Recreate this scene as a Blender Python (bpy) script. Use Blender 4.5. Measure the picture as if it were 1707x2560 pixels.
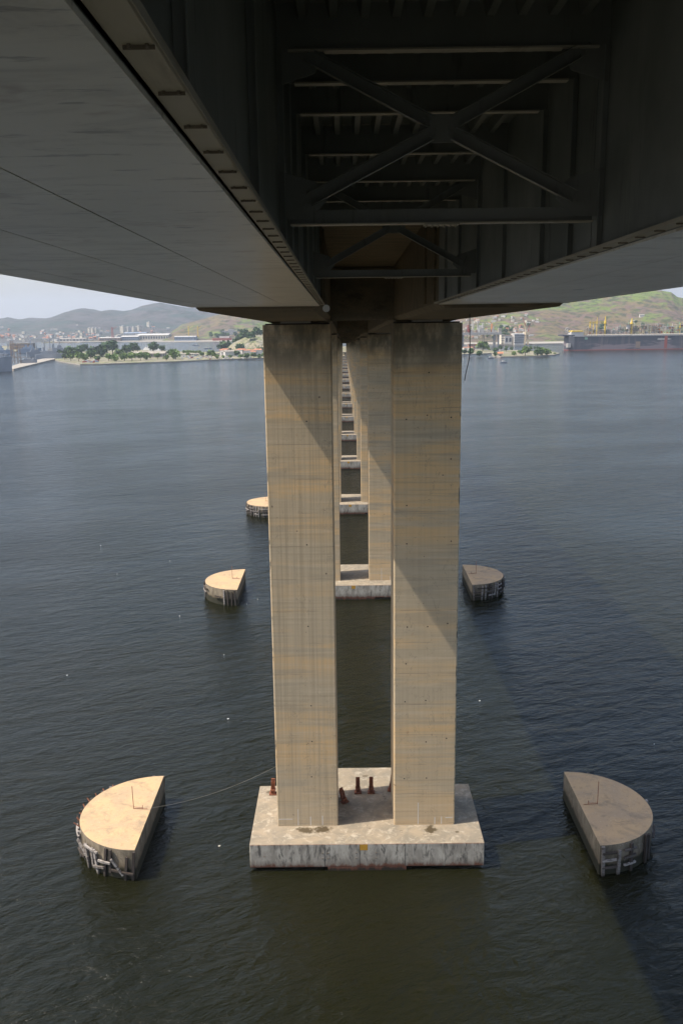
import bpy, math, random
import numpy as np
from mathutils import Vector, Matrix
R = math.radians
P1, P2 = 83.56, 173.1
HAZE = .85e-4
random.seed(7); rng = np.random.RandomState(5)
sc = bpy.context.scene
for o in list(bpy.data.objects): bpy.data.objects.remove(o)
C = bpy.data.collections.new('place'); sc.collection.children.link(C)

# ------------------------------------------------------------------ camera
FOC, PITCH, YAW, ROLL, CH, CX = 2199.114, .2134, -.0043, .0126, 54.9277, -1.8073
def ray(px, py):                       # photo pixel -> direction (used to read real positions off the photograph)
    a = (px - 853.5)/FOC; b = (1280 - py)/FOC
    c, s = math.cos(ROLL), math.sin(ROLL); a, b = c*a + s*b, -s*a + c*b
    c, s = math.cos(PITCH), math.sin(PITCH); y, z = c + s*b, -s + c*b
    c, s = math.cos(YAW), math.sin(YAW)
    return Vector((c*a + s*y, -s*a + c*y, z))
EYE = Vector((CX, 0, CH))
def at(px, py, z=None, y=None):        # point of the scene at height z or distance y
    r = ray(px, py)
    t = (z - CH)/r.z if z is not None else y/r.y
    return EYE + r*t
def mpp(y): return y/FOC               # metres per photo pixel at distance y
cam = bpy.data.cameras.new('camera'); co = bpy.data.objects.new('camera', cam); C.objects.link(co)
fwd = ray(853.5, 1280).normalized(); rt = (ray(1853.5, 1280) - ray(853.5, 1280)).normalized(); up = rt.cross(fwd)
mt = Matrix((rt, up, -fwd)).transposed().to_4x4(); mt.translation = EYE; co.matrix_world = mt
cam.sensor_fit = 'VERTICAL'; cam.sensor_height = 24; cam.lens = FOC/2560*24
cam.clip_start = .1; cam.clip_end = 30000; sc.camera = co

# ------------------------------------------------------------------ world, sun, exposure
SUN = Vector((-1, -.195, 1.6)).normalized()
W = bpy.data.worlds.new('World'); sc.world = W; W.use_nodes = True
nt = W.node_tree; nt.nodes.clear()
sky = nt.nodes.new('ShaderNodeTexSky'); sky.sky_type = 'NISHITA'; sky.sun_disc = False
sky.sun_elevation = math.asin(SUN.z); sky.sun_rotation = math.atan2(SUN.x, SUN.y)
sky.air_density = 1.0; sky.dust_density = 3.2; sky.ozone_density = 1; sky.altitude = 50
hs = nt.nodes.new('ShaderNodeHueSaturation'); hs.inputs['Saturation'].default_value = 1.08
bg = nt.nodes.new('ShaderNodeBackground'); bg.inputs[1].default_value = .15
ow = nt.nodes.new('ShaderNodeOutputWorld')
veil = nt.nodes.new('ShaderNodeMix'); veil.data_type = 'RGBA'; veil.inputs[0].default_value = .5      # thin high overcast
veil.inputs[7].default_value = (3.15, 3.1, 3.05, 1)
tc = nt.nodes.new('ShaderNodeTexCoord'); sp = nt.nodes.new('ShaderNodeSeparateXYZ'); mr = nt.nodes.new('ShaderNodeMapRange'); mr.interpolation_type = 'SMOOTHSTEP'
nt.links.new(tc.outputs['Generated'], sp.inputs[0]); nt.links.new(sp.outputs[2], mr.inputs[0]); nt.links.new(mr.outputs[0], veil.inputs[0])
for i, v in zip((1, 2, 3, 4), (0, .13, .80, .06)): mr.inputs[i].default_value = v
nt.links.new(sky.outputs[0], hs.inputs['Color']); nt.links.new(hs.outputs[0], veil.inputs[6]); nt.links.new(veil.outputs[2], bg.inputs[0]); nt.links.new(bg.outputs[0], ow.inputs[0])
sl = bpy.data.lights.new('sun', 'SUN'); sl.energy = 3.8; sl.angle = R(.55); sl.color = (1, .93, .82)
so = bpy.data.objects.new('sun', sl); so.rotation_euler = (-SUN).to_track_quat('-Z', 'Y').to_euler(); C.objects.link(so)
so.location = (-200, -40, 300)
sc.view_settings.view_transform = 'Standard'; sc.view_settings.look = 'None'
sc.view_settings.exposure = .65; sc.view_settings.gamma = 1; sc.view_settings.use_curve_mapping = False
sc.render.engine = 'CYCLES'; sc.cycles.max_bounces = 8; sc.cycles.volume_bounces = 0
sc.cycles.use_denoising = True; sc.cycles.use_adaptive_sampling = True

# ------------------------------------------------------------------ materials
class N:
    def __init__(s, name):
        s.m = bpy.data.materials.new(name); s.m.use_nodes = True; s.t = s.m.node_tree; s.t.nodes.clear()
        s.out = s.t.nodes.new('ShaderNodeOutputMaterial'); s.p = s.t.nodes.new('ShaderNodeBsdfPrincipled')
        s.t.links.new(s.p.outputs[0], s.out.inputs[0]); s.g = s.t.nodes.new('ShaderNodeNewGeometry')
    def lk(s, a, b): s.t.links.new(a, b)
    def setv(s, sock, v):
        if hasattr(v, 'links') or hasattr(v, 'is_output'): s.lk(v, sock)
        elif isinstance(v, tuple) and len(v) == 3 and sock.type == 'RGBA': sock.default_value = (*v, 1)
        else: sock.default_value = v
    def map(s, sx, sy, sz, src=None):
        n = s.t.nodes.new('ShaderNodeVectorMath'); n.operation = 'MULTIPLY'; s.lk(src or s.g.outputs['Position'], n.inputs[0])
        n.inputs[1].default_value = (sx, sy, sz); return n.outputs[0]
    def noise(s, scale=(1, 1, 1), detail=4, rough=.55, dist=0, src=None):
        n = s.t.nodes.new('ShaderNodeTexNoise'); n.inputs['Scale'].default_value = 1
        n.inputs['Detail'].default_value = detail; n.inputs['Roughness'].default_value = rough; n.inputs['Distortion'].default_value = dist
        s.lk(s.map(*scale, src=src), n.inputs['Vector']); return n.outputs['Fac']
    def ramp(s, f, lo, hi, a=0., b=1.):
        n = s.t.nodes.new('ShaderNodeMapRange'); n.interpolation_type = 'SMOOTHSTEP'; s.setv(n.inputs[0], f)
        for i, v in zip((1, 2, 3, 4), (lo, hi, a, b)): n.inputs[i].default_value = v
        return n.outputs[0]
    def mix(s, f, a, b, mode='MIX'):
        n = s.t.nodes.new('ShaderNodeMix'); n.data_type = 'RGBA'; n.blend_type = mode
        s.setv(n.inputs[0], f); s.setv(n.inputs[6], a); s.setv(n.inputs[7], b); return n.outputs[2]
    def math(s, op, a, b=0., c=0.):
        n = s.t.nodes.new('ShaderNodeMath'); n.operation = op; s.setv(n.inputs[0], a); s.setv(n.inputs[1], b); s.setv(n.inputs[2], c); return n.outputs[0]
    def xyz(s, i):
        n = s.t.nodes.new('ShaderNodeSeparateXYZ'); s.lk(s.g.outputs['Position'], n.inputs[0]); return n.outputs[i]
    def rnd(s):
        n = s.t.nodes.new('ShaderNodeObjectInfo'); return n.outputs['Random']
    def bump(s, h, strength=.3, dist=.02, prev=None):
        n = s.t.nodes.new('ShaderNodeBump'); n.inputs['Strength'].default_value = strength; n.inputs['Distance'].default_value = dist
        s.lk(h, n.inputs['Height'])
        if prev is not None: s.lk(prev, n.inputs['Normal'])
        return n.outputs[0]
    def done(s, col, rough=.85, normal=None, metal=0, spec=.3):
        s.setv(s.p.inputs['Base Color'], col); s.setv(s.p.inputs['Roughness'], rough)
        s.p.inputs['Metallic'].default_value = metal; s.p.inputs['Specular IOR Level'].default_value = spec
        if normal is not None: s.lk(normal, s.p.inputs['Normal'])
        return s.m
def flat(name, col, rough=.7, metal=0, var=.25, sc_=.6, dirt=(.12, .1, .08)):
    n = N(name); f = n.noise((sc_,)*3, 5, .6); f2 = n.noise((sc_*6,)*3, 3)
    c = n.mix(n.ramp(f, .35, .75, 0, var), col, tuple(x*d*4 for x, d in zip(col, dirt)))
    c = n.mix(n.ramp(f2, .3, .8, 0, .2), c, tuple(x*.6 for x in col))
    return n.done(c, rough, metal=metal)

def concrete_leg():
    n = N('pier_concrete')
    grey, tan, pale = (.46, .37, .245), (.66, .43, .205), (.60, .475, .31)
    band = n.noise((.05, .05, .42), 5, .6, .2); band2 = n.noise((.02, .02, .16), 3, .5); fine = n.noise((.12, .12, 2.2), 4, .6)
    c = n.mix(n.ramp(band, .40, .60, .15, .95), grey, tan); c = n.mix(n.ramp(band2, .45, .68, 0, .65), c, grey)
    c = n.mix(n.ramp(fine, .45, .70, 0, .55), c, pale); dk = n.noise((.06, .06, 2.9), 4, .65, .15); c = n.mix(n.ramp(dk, .52, .68, 0, .38), c, (.31, .235, .14)); c = n.mix(n.ramp(n.noise((.1, .1, 1.1), 3, .6, .2), .54, .66, 0, .45), c, (.36, .30, .21))
    vert = n.noise((3.6, 3.6, .05), 5, .7); lf = n.ramp(n.xyz(0), -1, 1, 1, .35); c = n.mix(n.math('MULTIPLY', n.ramp(vert, .40, .66, 0, .42), lf), c, (.26, .205, .13))
    vb = n.noise((9, 9, .02), 2, .5)
    c = n.mix(n.math('MULTIPLY', n.ramp(vb, .48, .60, 0, .20), lf), c, (.62, .50, .35))
    z = n.xyz(2); w = n.math('ADD', z, n.math('MULTIPLY', n.noise((.5, .5, .3), 3), .25))
    fr = n.math('FRACT', n.math('MULTIPLY', w, 1/3.35)); seam = n.math('LESS_THAN', fr, .016)
    c = n.mix(n.math('MULTIPLY', seam, n.ramp(n.noise((.3, .3, .4), 3), .4, .6, -.1, .5)), c, (.15, .125, .09))
    # soot and damp at the head of the legs, run-off streaks below it
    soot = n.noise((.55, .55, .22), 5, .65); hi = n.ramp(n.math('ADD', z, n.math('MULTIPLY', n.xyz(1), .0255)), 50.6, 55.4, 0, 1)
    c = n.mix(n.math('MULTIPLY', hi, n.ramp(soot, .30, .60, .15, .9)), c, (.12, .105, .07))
    rust = n.noise((.9, .9, .7), 5, .7); c = n.mix(n.ramp(rust, .66, .74, 0, .45), c, (.34, .17, .07))
    pits = n.noise((2.3, 2.3, 2.3), 2, .5); c = n.mix(n.ramp(pits, .745, .765, 0, .8), c, (.09, .07, .05))
    edge = n.ramp(n.math('ABSOLUTE', n.xyz(0)), 9.12, 9.2, 0, 1); chip = n.noise((2, 2, .95), 4, .7)
    c = n.mix(n.math('MULTIPLY', edge, n.ramp(chip, .56, .60, 0, .85)), c, (.13, .115, .085))
    crk = n.ramp(n.math('ABSOLUTE', n.math('SUBTRACT', n.noise((.35, .35, .13), 5, .6, .5), .5)), 0, .004, .45, 0); c = n.mix(crk, c, (.2, .165, .11))
    lo = n.ramp(z, 3, 5.2, .35, 0); c = n.mix(lo, c, (.34, .29, .21))
    b = n.bump(n.noise((5, 5, 5), 6, .65), .5, .03, n.bump(vb, .35, .02))
    return n.done(c, .88, b)
def concrete_generic(name, a, b_, dark, streak=(0, 0, 0), wl=None, holes=False):
    n = N(name); f = n.noise((.35, .35, .35), 6, .62, .4); g = n.noise((2.2, 2.2, 2.2), 5, .65)
    c = n.mix(n.ramp(f, .35, .65), a, b_); c = n.mix(n.ramp(g, .52, .72, 0, .55), c, tuple(x*.62 for x in a))
    sp = n.noise((7, 7, 7), 2, .5); c = n.mix(n.ramp(sp, .68, .72, 0, .5), c, (.72, .68, .6))
    st = n.noise((.3, .4, .3), 6, .75, .9); c = n.mix(n.ramp(st, .50, .66, 0, .6), c, dark)
    if any(streak): c = n.mix(n.ramp(n.noise(streak, 5, .7), .42, .68, 0, .6), c, dark)
    if wl is not None:
        z = n.math('ADD', n.xyz(2), n.math('MULTIPLY', n.math('SUBTRACT', n.noise((1.2, 1.2, .4), 4, .7), .5), 1.1))
        c = n.mix(n.math('MULTIPLY', n.ramp(z, wl + .1, wl + .9, 1, 0), .5), c, (.10, .07, .04))
        c = n.mix(n.ramp(z, wl - .1, wl + .3, .95, 0), c, (.024, .024, .013))
    return n.done(c, .9, n.bump(n.noise((4, 4, 4), 6, .7), .5, .04))
def footing_side():
    n = N('footing_whitewash'); f = n.noise((.9, .9, .5), 5, .65, .3); c = n.mix(n.ramp(f, .35, .65), (.45, .41, .34), (.28, .25, .205))
    st = n.noise((1.6, 1.6, .35), 5, .75, .5); c = n.mix(n.ramp(st, .49, .64, 0, .9), c, (.085, .078, .066))
    z = n.math('ADD', n.xyz(2), n.math('MULTIPLY', n.math('SUBTRACT', n.noise((1.8, 1.8, .5), 5, .75), .5), 1.5))
    c = n.mix(n.ramp(z, .7, 1.5, .55, 0), c, (.14, .115, .09))
    c = n.mix(n.ramp(z, .45, .85, .95, 0), c, (.12, .045, .025))
    c = n.mix(n.ramp(z, .05, .4, .98, 0), c, (.02, .018, .013))
    z2 = n.math('ADD', n.xyz(2), n.math('MULTIPLY', n.noise((3, 3, 1), 4), .16)); c = n.mix(n.ramp(z2, 3.0, 3.07, 0, .65), c, (.27, .12, .06))
    r = n.noise((1.1, 1.1, .8), 4, .6); c = n.mix(n.ramp(r, .69, .74, 0, .7), c, (.24, .1, .05))
    return n.done(c, .85, n.bump(n.noise((4, 4, 4), 5), .4, .03))
def footing_top():
    n = N('footing_top_concrete'); f = n.noise((.5, .5, .5), 6, .7, .5); c = n.mix(n.ramp(f, .33, .66), (.31, .25, .175), (.21, .18, .135))
    w = n.noise((1.1, 1.1, 1.1), 7, .75, .8); c = n.mix(n.ramp(w, .50, .66, 0, .7), c, (.46, .40, .31))
    d = n.noise((.7, .7, .7), 5, .7, .3); c = n.mix(n.ramp(d, .62, .72, 0, .75), c, (.11, .085, .06))
    wob = n.math('MULTIPLY', n.math('SUBTRACT', n.noise((2.2, 2.2, 2.2), 5, .75), .5), 2.2)
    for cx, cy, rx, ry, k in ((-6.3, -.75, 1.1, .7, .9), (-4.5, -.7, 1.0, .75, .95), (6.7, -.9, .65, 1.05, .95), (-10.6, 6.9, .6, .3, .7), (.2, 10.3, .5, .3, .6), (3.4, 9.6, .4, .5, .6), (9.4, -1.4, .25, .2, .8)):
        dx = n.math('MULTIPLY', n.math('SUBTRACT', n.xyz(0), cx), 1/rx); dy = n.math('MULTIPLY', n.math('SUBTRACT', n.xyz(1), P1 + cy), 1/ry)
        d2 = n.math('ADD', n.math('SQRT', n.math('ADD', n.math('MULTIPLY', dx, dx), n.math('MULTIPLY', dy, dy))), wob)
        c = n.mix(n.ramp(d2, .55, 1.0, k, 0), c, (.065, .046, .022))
    return n.done(c, .9, n.bump(w, .4, .03))
def steel(name, base, light, streakdark, vertical=True):
    n = N(name); f = n.noise((.25, .25, .25), 5, .6); c = n.mix(n.ramp(f, .35, .7), base, light)
    st = n.noise((.8, .8, .12) if vertical else (.25, .9, .25), 5, .7, .3); c = n.mix(n.ramp(st, .55, .68, 0, .55), c, light)
    d = n.noise((1.1, .16, 1) if not vertical else (2.2, 2.2, .25), 6, .75, .4); c = n.mix(n.ramp(d, .56, .72, 0, .6), c, streakdark)
    return n.done(c, .5, n.bump(n.noise((.6, .6, .6), 3), .15, .05), spec=.35)
def soffit():
    n = N('soffit_grey_paint'); f = n.noise((.22, .22, .22), 5, .6, .5); c = n.mix(n.ramp(f, .38, .62), (.88, .85, .77), (.78, .75, .67))
    s1 = n.noise((.45, 1.2, 1), 6, .72, .8); c = n.mix(n.math('MULTIPLY', n.ramp(s1, .50, .70, 0, .45), n.ramp(n.noise((.12, .07, .1), 3), .38, .56)), c, (.24, .215, .16))
    s2 = n.noise((1.3, 5.5, 1), 4, .7); c = n.mix(n.ramp(s2, .58, .68, 0, .6), c, (.2, .18, .14))
    r = n.noise((.35, .5, 1), 5, .7); c = n.mix(n.ramp(r, .60, .68, 0, .55), c, (.34, .24, .16))
    y = n.xyz(1); c = n.mix(n.ramp(y, 17.2, 22, 0, .28), c, (.60, .52, .40))
    sp = n.noise((.9, .9, 1), 2, .4); c = n.mix(n.ramp(sp, .72, .76, 0, .6), c, (.12, .12, .11))
    return n.done(c, .33, n.bump(n.noise((.5, 1.2, 1), 3), .10, .03), spec=.5)
def board_concrete():
    n = N('girder_board_concrete'); f = n.noise((.3, 1.9, .9), 5, .65); c = n.mix(n.ramp(f, .35, .68), (.27, .21, .135), (.19, .16, .11))
    s_ = n.noise((.25, 3.2, .5), 5, .7); c = n.mix(n.ramp(s_, .48, .66, 0, .7), c, (.1, .085, .055))
    g = n.noise((2, 2, 2), 4); c = n.mix(n.ramp(g, .6, .75, 0, .3), c, (.45, .4, .3))
    return n.done(c, .9, n.bump(s_, .4, .03))
def timber():
    n = N('weathered_fender_timber'); r = n.rnd(); f = n.noise((2, 2, 6), 4, .7)
    c = n.mix(n.ramp(r, .25, .95), (.055, .045, .037), (.33, .30, .27)); c = n.mix(n.ramp(f, .47, .64, 0, .85), c, (.06, .042, .034))
    c = n.mix(n.ramp(n.xyz(2), -.2, .7, .9, 0), c, (.035, .03, .02)); return n.done(c, .85, n.bump(f, .5, .03))
def rusty(name='rusty_steel', a=(.30, .115, .06), b_=(.15, .055, .032)):
    n = N(name); f = n.noise((3, 3, 3), 5, .7); return n.done(n.mix(n.ramp(f, .35, .65), a, b_), .8, n.bump(f, .4, .02))
def water():
    n = N('bay_water')
    geo = n.g.outputs['Position']
    # wind ripples: three crossed noise layers, longer ones stretched along the wave fronts
    rot = n.t.nodes.new('ShaderNodeVectorRotate'); rot.rotation_type = 'Z_AXIS'; n.lk(geo, rot.inputs['Vector']); rot.inputs['Angle'].default_value = R(-22)
    rv = rot.outputs[0]
    h1 = n.noise((.21, .46, 1), 5, .58, .5, src=rv); h2 = n.noise((.75, 1.5, 1), 5, .62, .7, src=rv); h3 = n.noise((.05, .09, 1), 3, .5, .5, src=rv)
    patch = n.ramp(n.noise((.012, .02, 1), 4, .6, .6, src=rv), .34, .66, .72, 1.25)
    hh = n.math('ADD', n.math('MULTIPLY', n.math('MULTIPLY', h1, patch), 1.25), n.math('ADD', n.math('MULTIPLY', n.math('MULTIPLY', h2, patch), .42), n.math('MULTIPLY', h3, 1.6)))
    bp = n.bump(hh, 1.0, .40)
    col = n.mix(n.ramp(n.noise((.01, .016, 1), 4, .6, .8), .35, .65), (.0066, .0074, .0022), (.0096, .0096, .0034))
    n.p.inputs['IOR'].default_value = 1.333
    m = n.done(col, .10, bp, spec=.36); return m
def hill(name, green, brown, rock, dark, s=.004):
    n = N(name); f = n.noise((s, s, s*2), 6, .65, .6); g = n.noise((s*3, s*3, s*5), 6, .7, .3); k = n.noise((s*9,)*3, 5, .7)
    c = n.mix(n.ramp(f, .44, .54), green, brown); c = n.mix(n.ramp(g, .47, .55, 0, .9), c, rock)
    c = n.mix(n.ramp(k, .49, .58, 0, .8), c, dark); return n.done(c, .95, n.bump(g, .6, 12))
def foliage(name, a, b_):
    n = N(name); r = n.rnd(); f = n.noise((.3, .3, .3), 3); c = n.mix(n.ramp(r, 0, 1), a, b_)
    c = n.mix(n.ramp(f, .4, .65, 0, .6), c, tuple(x*.5 for x in a)); return n.done(c, .7)

MT = dict(
    leg=concrete_leg(),
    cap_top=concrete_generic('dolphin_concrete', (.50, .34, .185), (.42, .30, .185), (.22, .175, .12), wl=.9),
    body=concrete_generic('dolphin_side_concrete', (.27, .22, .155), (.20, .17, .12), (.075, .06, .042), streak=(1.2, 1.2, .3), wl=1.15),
    f_side=footing_side(), f_top=footing_top(), soffit=soffit(), board=board_concrete(),
    web=steel('girder_web_paint', (.26, .275, .25), (.42, .43, .40), (.06, .06, .05)),
    brace=steel('brace_paint', (.24, .245, .22), (.33, .33, .30), (.05, .045, .035)),
    flange=steel('flange_paint', (.60, .55, .45), (.50, .45, .35), (.22, .17, .11), False),
    clip=flat('clip_steel', (.22, .18, .13), .6), timber=timber(), rust=rusty(), water=water(),
    deckc=flat('deck_concrete', (.30, .28, .24), .9), white=flat('white_paint', (.72, .72, .70), .5, var=.15),
    yellow=flat('yellow_ochre_paint', (.50, .27, .035), .7), dark=flat('dark_hole', (.03, .027, .022), .9),
    wmark=flat('pale_limewash', (.62, .58, .50), .8), stain=flat('brown_damp_stain', (.13, .09, .042), .6, var=.6, sc_=2),
    rope=flat('pale_rope', (.2, .19, .165), .9), cable=flat('black_cable', (.02, .02, .02), .6),
)

# ------------------------------------------------------------------ mesh helpers
class MB:
    def __init__(s): s.v = []; s.f = []; s.mi = []
    def add(s, vs, fs, mi=0):
        b = len(s.v); s.v += [tuple(v) for v in vs]; s.f += [tuple(b + i for i in f) for f in fs]; s.mi += [mi]*len(fs); return s
    def box(s, x0, x1, y0, y1, z0, z1, mi=0):
        return s.add([(x0, y0, z0), (x1, y0, z0), (x1, y1, z0), (x0, y1, z0), (x0, y0, z1), (x1, y0, z1), (x1, y1, z1), (x0, y1, z1)],
                     [(0, 3, 2, 1), (4, 5, 6, 7), (0, 1, 5, 4), (1, 2, 6, 5), (2, 3, 7, 6), (3, 0, 4, 7)], mi)
    def hexa(s, P, mi=0):               # 8 corners, bottom ring then top ring
        return s.add(P, [(0, 3, 2, 1), (4, 5, 6, 7), (0, 1, 5, 4), (1, 2, 6, 5), (2, 3, 7, 6), (3, 0, 4, 7)], mi)
    def obox(s, c, sx, sy, sz, rot=None, mi=0):
        P = [Vector((a*sx/2, b*sy/2, d*sz/2)) for d in (-1, 1) for a, b in ((-1, -1), (1, -1), (1, 1), (-1, 1))]
        if rot is not None: P = [rot @ p for p in P]
        return s.hexa([Vector(c) + p for p in P], mi)
    def bar(s, a, b, w, h, mi=0, upv=(0, 0, 1)):
        a, b = Vector(a), Vector(b); d = (b - a).normalized(); u = Vector(upv)
        if abs(d.dot(u)) > .98: u = Vector((0, 1, 0))
        r = d.cross(u).normalized()*w/2; u = r.cross(d).normalized()*h/2
        return s.hexa([a - r - u, a + r - u, b + r - u, b - r - u, a - r + u, a + r + u, b + r + u, b - r + u], mi)
    def tube(s, pts, rad, n=6, mi=0):
        pts = [Vector(p) for p in pts]; rings = []
        for i, p in enumerate(pts):
            d = (pts[min(i + 1, len(pts) - 1)] - pts[max(i - 1, 0)]).normalized(); u = Vector((0, 0, 1)) if abs(d.z) < .9 else Vector((0, 1, 0))
            a = d.cross(u).normalized(); b = d.cross(a); rr = rad[i] if isinstance(rad, (list, tuple)) else rad
            rings.append([p + (a*math.cos(t) + b*math.sin(t))*rr for t in [2*math.pi*k/n for k in range(n)]])
        b0 = len(s.v); s.v += [tuple(v) for r in rings for v in r]
        for i in range(len(pts) - 1):
            for k in range(n):
                k2 = (k + 1) % n; s.f.append((b0 + i*n + k, b0 + i*n + k2, b0 + (i+1)*n + k2, b0 + (i+1)*n + k)); s.mi.append(mi)
        s.f.append(tuple(b0 + k for k in range(n))[::-1]); s.f.append(tuple(b0 + (len(pts)-1)*n + k for k in range(n))); s.mi += [mi, mi]
        return s
    def prism(s, poly, z0, z1, mi=0, mtop=None):
        n = len(poly); b = len(s.v); s.v += [(x, y, z0) for x, y in poly] + [(x, y, z1) for x, y in poly]
        s.f.append(tuple(b + i for i in range(n))[::-1]); s.f.append(tuple(b + n + i for i in range(n))); s.mi += [mi, mi if mtop is None else mtop]
        for i in range(n): j = (i + 1) % n; s.f.append((b + i, b + j, b + n + j, b + n + i)); s.mi.append(mi)
        return s
    def mesh(s, name, mats):
        me = bpy.data.meshes.new(name); me.from_pydata(s.v, [], s.f)
        for m in (mats if isinstance(mats, (list, tuple)) else [mats]): me.materials.append(m)
        if any(s.mi): me.polygons.foreach_set('material_index', s.mi)
        me.update(); return me
    def build(s, name, mats, parent=None, loc=(0, 0, 0)): return put(name, s.mesh(name, mats), parent, loc)
def put(name, me, parent=None, loc=(0, 0, 0), rot=None, scale=None):
    o = bpy.data.objects.new(name, me); C.objects.link(o); o.parent = parent; o.location = loc
    if rot: o.rotation_euler = rot
    if scale: o.scale = scale
    return o
def tag(o, label, cat, group=None):
    o['label'] = label; o['category'] = cat
    if group: o['group'] = group
    return o
def thing(name, label, cat, loc=(0, 0, 0), rz=0, group=None):
    o = bpy.data.objects.new(name, None); C.objects.link(o); o.location = loc; o.rotation_euler = (0, 0, rz); o.empty_display_size = 1
    return tag(o, label, cat, group)
def struct(o): o['kind'] = 'structure'; return o
def bevel(o, w, seg=2):
    m = o.modifiers.new('bevel', 'BEVEL'); m.width = w; m.segments = seg; m.limit_method = 'ANGLE'; return o
def copy_tree(o, parent=None):
    c = o.copy(); C.objects.link(c); c.parent = parent
    for ch in list(o.children): copy_tree(ch, c)
    return c

# ------------------------------------------------------------------ water
g = MB(); S = 12500
xs = [-S, -4000, -1500, -500, 0, 500, 1500, 4000, S]; ys = [-900, -200, 200, 800, 2000, 5000, S]
for i in range(len(xs) - 1):
    for j in range(len(ys) - 1): g.add([(xs[i], ys[j], 0), (xs[i+1], ys[j], 0), (xs[i+1], ys[j+1], 0), (xs[i], ys[j+1], 0)], [(0, 1, 2, 3)])
wo = struct(g.build('water', MT['water']))

# ------------------------------------------------------------------ bridge levels
ZJ, YJ = 55.68, 44.88
P1, P2 = 83.56, 173.1
def pier_y(k): return P1 if k == 0 else P2 + 80*(k - 1)
def zt(k): return 54.68 - .0255*(pier_y(k) - P1)          # top of a pier's legs
def zs(y): return ZJ + .0138*(YJ - y)                     # steel soffit
def zc(y):                                                # concrete soffit
    return 55.52 - (55.52 - 54.98)*(y - YJ)/(P1 - YJ) if y < P1 else 54.98 - .0255*(y - P1)
WO, WI, DECK = 9.287, 2.936, 14.6

# steel span ---------------------------------------------------------------------------------------
st = thing('steel_bridge_span', 'dark steel bridge span overhead with twin box girders and cross bracing', 'bridge span')
Y0 = -60
joints = [Y0, -45, -28, -12, 3.4, 17.15, 31, 44.8]
seams = [WI, 4.6, 6.2, 8.25, WO]
for sgn in (-1, 1):
    gd = MB()
    def q(xa, xb, za, zb, ya=Y0, yb=YJ - .05):    # box following the soffit line
        x0, x1 = sorted((sgn*xa, sgn*xb))
        return [(x0, ya, zs(ya) + za), (x1, ya, zs(ya) + za), (x1, yb, zs(yb) + za), (x0, yb, zs(yb) + za),
                (x0, ya, zb if zb > 40 else zs(ya) + zb), (x1, ya, zb if zb > 40 else zs(ya) + zb), (x1, yb, zb if zb > 40 else zs(yb) + zb), (x0, yb, zb if zb > 40 else zs(yb) + zb)]
    gd.hexa(q(WI, WI + .03, .14, 60.35)); gd.hexa(q(WO - .05, WO - .02, .03, 60.35)); gd.hexa(q(WI + .03, WO - .05, .045, .075))
    box = gd.build('box_girder', MT['web'], st)
    if sgn < 0: box['label'] = 'left box girder, underside pale grey and broad'
    else: box['label'] = 'right box girder with pale streaks down its web'
    for a, b in zip(seams[:-1], seams[1:]):
        for ya, yb in zip(joints[:-1], joints[1:]):
            MB().hexa(q(a + .011, b - .011, 0, .04, ya + .014, yb - .014)).build('soffit_plate', MT['soffit'], box)
    MB().hexa(q(WI - .23, WI - .018, .05, .09)).hexa(q(WI - .235, WI - .215, .05, .11)).build('bottom_flange', MT['flange'], box)
    # bolted clips across the flange, every .85 m
    cm = MB(); x0, x1 = sorted((sgn*(WI - .21), sgn*(WI - .05)))
    cm.box(x0, x1, -.006, .006, .03, .054)
    for xx in (x0 + .035, x1 - .035): cm.tube([(xx, -.022, .054), (xx, -.022, .03)], .011, 6)
    cme = cm.mesh('clip', MT['clip']); y = 3.05
    while y < 44: put('clip', cme, box, (0, y, zs(y))); y += .86
    # vertical stiffeners on the inner web
    for y in (6.5, 11.6, 16.8, 18.95, 21.6, 26.6, 31.6, 36.6, 41.4):
        s_ = MB(); xa, xb = sorted((sgn*(WI - .005), sgn*(WI - .11))); s_.box(xa, xb, y - .01, y + .01, zs(y) + .15, 59.6)
        xa, xb = sorted((sgn*(WI - .10), sgn*(WI - .115))); s_.box(xa, xb, y - .07, y + .07, zs(y) + .15, 59.6)
        s_.build('web_stiffener', MT['web'], box)
    for y in (3.4, 17.15, 31):
        xa, xb = sorted((sgn*(WI - .001), sgn*(WI - .014)))
        MB().box(xa, xb, y + .35, y + .85, zs(y) + .18, 59.5).build('web_splice_plate', MT['web'], box)
# deck plate and ribs
dp = MB(); dp.box(-DECK, DECK, Y0, YJ, 60.35, 60.62).box(-DECK, DECK, Y0, YJ, 60.624, 60.9)
dp.build('deck_plate', MT['brace'], st)
for sgn in (-1, 1):
    xa, xb = sorted((sgn*DECK, sgn*(DECK - .35))); MB().box(xa, xb, Y0, YJ, 60.904, 61.75).build('parapet', MT['deckc'], st)
    for k in range(14):
        y = Y0 + 4 + k*7.6; xa, xb = sorted((sgn*(WO - .02), sgn*DECK))
        MB().add([(sgn*(WO-.02), y-.01, 58.4), (sgn*DECK, y-.01, 60.1), (sgn*DECK, y-.01, 60.35), (sgn*(WO-.02), y-.01, 60.35),
                  (sgn*(WO-.02), y+.01, 58.4), (sgn*DECK, y+.01, 60.1), (sgn*DECK, y+.01, 60.35), (sgn*(WO-.02), y+.01, 60.35)],
                 [(0, 1, 2, 3), (7, 6, 5, 4), (0, 4, 5, 1), (1, 5, 6, 2), (2, 6, 7, 3), (3, 7, 4, 0)]).build('deck_bracket', MT['web'], st)
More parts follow.
